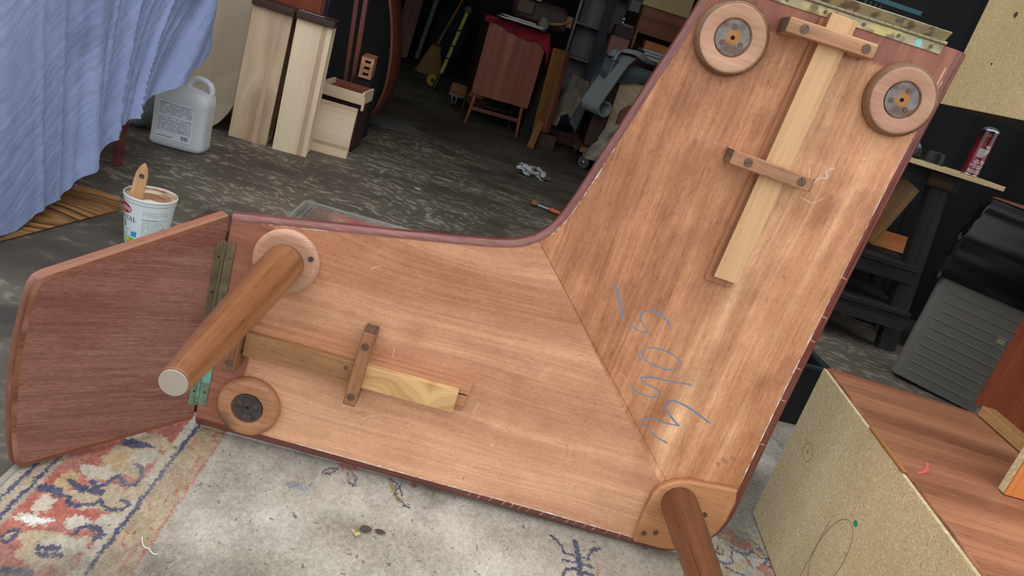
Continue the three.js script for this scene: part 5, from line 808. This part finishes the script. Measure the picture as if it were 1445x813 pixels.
  single('orange_board', boxAt(1.76, 2.10, 0.4205, 0.50, -3.47, -3.445, 0.002, 0), M.orangeWood, 'short orange-brown board standing on the upper shelf of the work stand', 'board');
  single('black_curtain', grid(160, 40, (u, v) => [0.95 + u * 1.9, v * 2.4, -4.02 + 0.035 * Math.sin(u * 46) * (0.5 + 0.5 * noise(u * 9, 2)) + 0.04 * noise(u * 14, v * 4)]), new THREE.MeshStandardMaterial({ color: 0x121314, roughness: 0.95, side: THREE.DoubleSide }), 'black cloth hanging behind the work stand on the right', 'curtain');
  single('teal_rail', bar([1.20, 1.41, -3.35], [1.53, 1.405, -3.33], 0.018, 0.03), plain(0x2c5a62, 0.5), 'teal rail in front of the black cloth at the top edge', 'rail');
  const rs = thing('rail_post', 'thin black post carrying the teal rail', 'post', [0, 0, 0]); part('post', bar([1.205, 0, -3.37], [1.205, 1.40, -3.37], 0.02, 0.02), M.dark, rs);
  for (let i = 0; i < 4; i++) single('cable', tube([[1.30 + i * 0.022, 1.395, -3.34], [1.285 + i * 0.024, 1.32 - i * 0.008, -3.33], [1.30 + i * 0.02, 1.24, -3.36], [1.27 + i * 0.02, 1.0, -3.40], [1.26 + i * 0.02, 0.004, -3.42]], 0.004, 40, 8), plain(0x34363a, 0.6), ['leftmost', 'second from left', 'third from left', 'rightmost'][i] + ' of the four grey cables hanging from the teal rail', 'cable', [0, 0, 0], 0, 'cables under the teal rail');

  // bin with a black liner
  const bin = thing('waste_bin', 'ribbed smoky plastic waste bin lined with a black bag', 'bin', [2.06, 0.0, -2.87], -0.58); bin.rotation.order = 'YXZ'; bin.rotation.z = -0.05; bin.position.y = 0.009;
  const smoky = new THREE.MeshPhysicalMaterial({ color: 0x908d87, roughness: 0.42, transmission: 0.4, thickness: 0, side: THREE.DoubleSide });
  const rect = (w, d, y, r = 0.03) => { const o = []; for (const [sx, sz, a0] of [[1, 1, 0], [-1, 1, 90], [-1, -1, 180], [1, -1, 270]]) for (let i = 0; i <= 6; i++) { const a = (a0 + i * 15) * Math.PI / 180; o.push([sx * (w / 2 - r) + Math.cos(a) * r, y, sz * (d / 2 - r) + Math.sin(a) * r]); } return o; };
  const loft = (rings) => { const n = rings[0].length, g = grid(n, rings.length - 1, (u, v) => rings[Math.round(v * (rings.length - 1))][Math.round(u * n) % n]); const ix = g.index.array; for (let i = 0; i < ix.length; i += 3) { const t = ix[i + 1]; ix[i + 1] = ix[i + 2]; ix[i + 2] = t; } g.computeVertexNormals(); return g; };
  const W = (y) => 0.345 + 0.10 * y, D = (y) => 0.24 + 0.10 * y;
  part('wall', loft([0.004, 0.2, 0.4, 0.6].map((y) => rect(W(y), D(y), y))), smoky, bin); part('floor', boxAt(-0.16, 0.16, 0.002, 0.006, -0.11, 0.11, 0.002), smoky, bin); part('rim', loft([[0.592, 0.006], [0.592, 0.02], [0.612, 0.02], [0.612, 0.004]].map(([y, k]) => rect(W(y) + k, D(y) + k, y))), smoky, bin);
  for (let i = 0; i < 10; i++) { const y = 0.045 + i * 0.040; part('rib', boxG(W(y) * 0.74, 0.006, 0.005, 0.002, 0).translate(0, y, D(y) / 2 + 0.001), smoky, bin); }
  part('print', boxAt(0.09, 0.12, 0.30, 0.33, D(0.31) / 2 + 0.001, D(0.31) / 2 + 0.003, 0.001), plain(0x9c9270, 0.7), bin);
  const linerM = new THREE.MeshPhysicalMaterial({ color: 0x0c0d10, roughness: 0.22, side: THREE.DoubleSide });
  const lg = grid(120, 40, (u, v) => { const n = 28, R0 = rect(W(0.6) + 0.028, D(0.6) + 0.028, 0), f = u * n, i0 = Math.floor(f) % n, i1 = (i0 + 1) % n, k = f - Math.floor(f), x = lerp(R0[i0][0], R0[i1][0], k), z = lerp(R0[i0][2], R0[i1][2], k); const w = 0.03 * (ridge(u * 14 + v * 2) - 0.4) * (0.3 + v) + 0.012 * (noise(u * 40, v * 14) - 0.5), s = v < 0.8 ? 1 + w * 2 - 0.10 * smooth(0.35, 0.8, v) : (1 + w * 2 - 0.10) * (1 - (v - 0.8) * 1.4); return [x * s, 0.435 + 0.03 * Math.sin(u * 6.28 + 1) + v * (v < 0.8 ? 0.42 : 0.42 - (v - 0.8) * 0.5) + 0.02 * noise(u * 12, 3) * v, z * s]; });
  part('bin_liner', lg, linerM, bin, 'glossy black plastic bag turned over the rim');
  single('grey_stick', rod([2.28, 0.0, -3.12], [2.31, 0.98, -3.20], 0.012, 0.012, 12), plain(0x7a8488, 0.5), 'thin grey metal stick behind the waste bin', 'stick');
  single('leaning_board', boxAt(2.20, 2.75, 0, 0.80, -3.34, -3.32, 0.003, 1), M.redBrown, 'red-brown board standing behind the waste bin', 'board');

  // green crate with papers behind the table edge
  const cr = thing('plastic_crate', 'dark green plastic crate holding white wrappers behind the right edge of the table', 'crate', [0.975, 0.006, -2.20], 0.12), gm = plain(0x0e1514, 0.5);
  part('wall', boxAt(-0.19, 0.19, 0.0, 0.20, 0.125, 0.131, 0.002, 0), gm, cr); part('wall', boxAt(-0.19, 0.19, 0.0, 0.20, -0.131, -0.125, 0.002, 0), gm, cr); part('wall', boxAt(0.184, 0.19, 0, 0.20, -0.125, 0.125, 0.002, 2), gm, cr); part('wall', boxAt(-0.19, -0.184, 0, 0.20, -0.125, 0.125, 0.002, 2), gm, cr); part('floor', boxAt(-0.184, 0.184, 0.002, 0.008, -0.125, 0.125, 0.002, 0), gm, cr);
  part('rim', merge([boxAt(-0.20, 0.20, 0.195, 0.208, 0.122, 0.140, 0.003, 0), boxAt(-0.20, 0.20, 0.195, 0.208, -0.140, -0.122, 0.003, 0), boxAt(0.182, 0.20, 0.195, 0.208, -0.122, 0.122, 0.003, 2), boxAt(-0.20, -0.182, 0.195, 0.208, -0.122, 0.122, 0.003, 2)]), plain(0x22302d, 0.4), cr);
  single('white_wrapper', roughen(new THREE.IcosahedronGeometry(1, 14).scale(0.06, 0.06, 0.05), 0.05, 16), plain(0xc9d2da, 0.5), 'crumpled white wrapper sticking out of the green crate', 'wrapper', [1.075, 0.185, -2.17]);
  single('white_wrapper', roughen(new THREE.IcosahedronGeometry(1, 14).scale(0.045, 0.05, 0.04), 0.03, 20), plain(0xb9c6d2, 0.5), 'smaller bluish wrapper lower in the green crate', 'wrapper', [1.09, 0.09, -2.13]);

  // lying cabinet with a chipboard back, front right
  const lc = thing('chipboard_cabinet', 'chipboard-backed cabinet lying at the lower right, brown veneer on top', 'cabinet', [0.84, 0.006, -1.51], -0.055);
  const backTex = canvasTex(1024, 640, (c, w, h) => {
    const img = c.createImageData(w, h), d = img.data; for (let j = 0; j < h; j++) for (let i = 0; i < w; i++) { const x = i / w * 1.0, y = j / h * 0.42, a = noise(x * 330, y * 330), b = noise(x * 460 + 50, y * 460), e = fbm(x * 5, y * 5, 4), k = (j * w + i) * 4; let q = mix3([192, 172, 132], [216, 202, 166], smooth(0.5, 0.95, a) * 0.8); q = mix3(q, [136, 114, 78], smooth(0.66, 1, b) * 0.6); const m = (e - 0.5) * 26; const st = smooth(0.6, 0.72, fbm(x * 8 + 4, y * 8 + 2, 4)) * smooth(0.35, 0.8, x); q = mix3(q, [142, 112, 76], st * 0.45); d[k] = q[0] + m; d[k + 1] = q[1] + m; d[k + 2] = q[2] + m; d[k + 3] = 255; }
    c.putImageData(img, 0, 0); const X = (x) => x * w, Y = (y) => (1 - y / 0.42) * h;
    c.strokeStyle = '#5c5a54'; c.globalAlpha = 0.75; c.lineWidth = 2.2; c.beginPath(); c.ellipse(X(0.35), Y(0.17), 0.047 * w, 0.125 * w, 0.12, 0, 7); c.stroke(); c.beginPath(); c.moveTo(X(0.30), Y(0.21)); c.lineTo(X(0.30), Y(0.06)); c.stroke();
    c.strokeStyle = '#9c7c4c'; c.globalAlpha = 0.6; c.lineWidth = 5; c.beginPath(); c.ellipse(X(0.105), Y(0.245), 0.024 * w, 0.028 * w, 0, 0, 7); c.stroke(); c.fillStyle = '#8a8478'; c.globalAlpha = 0.9; c.beginPath(); c.ellipse(X(0.105), Y(0.245), 6, 7, 0, 0, 7); c.fill();
    c.fillStyle = '#2c8a72'; c.globalAlpha = 1; c.beginPath(); c.ellipse(X(0.375), Y(0.262), 8, 9, 0.4, 0, 7); c.fill();
    c.fillStyle = '#5f6068'; for (let i = 0; i < 26; i++) { c.globalAlpha = rr(0.12, 0.4); c.beginPath(); c.ellipse(X(rr(0.25, 0.5)), Y(rr(0.15, 0.28)), rr(1, 7), rr(1, 4), rnd() * 3, 0, 7); c.fill(); }
  }, 1, 1); backTex.wrapS = backTex.wrapT = THREE.ClampToEdgeWrapping;
  const bp = boxAt(-0.008, 0.0, 0.0, 0.405, 0.0, 0.70, 0.0015, 2); { const p = bp.attributes.position, uv = []; for (let i = 0; i < p.count; i++) uv.push(p.getZ(i), p.getY(i) / 0.42); bp.setAttribute('uv', new THREE.Float32BufferAttribute(uv, 2)); }
  part('back_panel', bp, new THREE.MeshStandardMaterial({ map: backTex, roughness: 0.88, bumpMap: backTex, bumpScale: 0.0006 }), lc, 'raw chipboard with a pencilled oval');
  part('veneered_side', boxAt(0.0005, 0.62, 0.390, 0.41, 0.0, 0.70, 0.003, 0), M.teakTop, lc, 'brown veneered side now on top');
  part('bottom_side', boxAt(0.0005, 0.62, 0.0, 0.02, 0.0, 0.70, 0.002, 0), M.teak, lc); part('end_panel', boxAt(0.0005, 0.62, 0.0205, 0.3895, 0.0, 0.02, 0.002, 0), M.teak, lc); part('end_panel', boxAt(0.0005, 0.62, 0.0205, 0.3895, 0.675, 0.70, 0.002, 0), M.orangeWood, lc, 'light orange end panel');
  part('chipped_edge', boxAt(-0.009, 0.0004, 0.4055, 0.4105, 0.27, 0.42, 0.001, 2), M.ochreWood, lc, 'splintered strip of the top edge'); part('red_mark', prism([...smoothPath([[0.018, 0.412], [0.040, 0.394], [0.064, 0.355]], 10), ...smoothPath([[0.069, 0.358], [0.045, 0.398], [0.022, 0.415]], 10)], 0.0006).rotateX(Math.PI / 2).translate(0, 0.4112, 0), plain(0xc05a50, 0.7), lc, 'short red crayon mark');

  const oc = thing('open_carcass', 'open cabinet carcass with a red-brown inside standing on the chipboard cabinet', 'cabinet', [0, 0, 0]);
  part('inside_panel', boxAt(1.215, 1.235, 0.418, 0.90, -1.545, -1.13, 0.002, 1), M.redBrown, oc, 'red-brown inner panel'); part('batten', boxAt(1.180, 1.2145, 0.418, 0.442, -1.475, -1.135, 0.003, 2), M.pineOld, oc, 'light batten at the foot of the inner panel');
  part('side_panel', boxAt(1.005, 1.235, 0.418, 0.90, -1.125, -1.110, 0.001, 1), M.chipboard, oc, 'side panel showing its raw chipboard edge'); part('side_veneer', boxAt(1.006, 1.235, 0.418, 0.90, -1.1095, -1.106, 0.0005, 1), M.orangeWood, oc, 'orange veneer on the outside');

  // cabinet raised at the upper right, widened out of view to shade the floor
  const hc = thing('raised_cabinet', 'chipboard-backed cabinet raised at the upper right corner with its dark underside showing', 'cabinet', [0, 0, 0]);
  part('back_panel', boxAt(1.215, 1.224, 1.045, 1.75, -2.28, -1.25, 0.001, 2), M.chipGold, hc, 'golden chipboard back'); part('underside', boxAt(1.2245, 2.45, 1.045, 1.065, -2.28, -1.25, 0.002, 0), M.darkWood, hc, 'dark underside'); part('rear_side', boxAt(1.2245, 2.45, 1.066, 1.75, -2.28, -2.26, 0.002, 0), M.darkWood, hc); part('front_side', boxAt(1.2245, 2.45, 1.066, 1.75, -1.27, -1.25, 0.002, 0), M.darkWood, hc); part('top_side', boxAt(1.2245, 2.45, 1.73, 1.75, -2.2595, -1.2705, 0.002, 0), M.darkWood, hc);
  part('screw', new THREE.CylinderGeometry(0.007, 0.007, 0.003, 16).rotateZ(Math.PI / 2).translate(1.2142, 1.30, -2.12), M.screw, hc); part('dowel_hole', new THREE.CylinderGeometry(0.003, 0.003, 0.001, 12).rotateZ(Math.PI / 2).translate(1.2146, 1.17, -2.12), M.dark, hc);
  single('added_support_cabinet', boxAt(1.72, 2.56, 0.0, 1.043, -2.05, -1.35, 0.005, 1), M.darkWood, 'added unseen dark cabinet carrying the raised chipboard-backed cabinet, widened to shade the floor', 'cabinet');  // unseen support added out of view and widened to shade the floor
}
renderer.render(scene, camera);
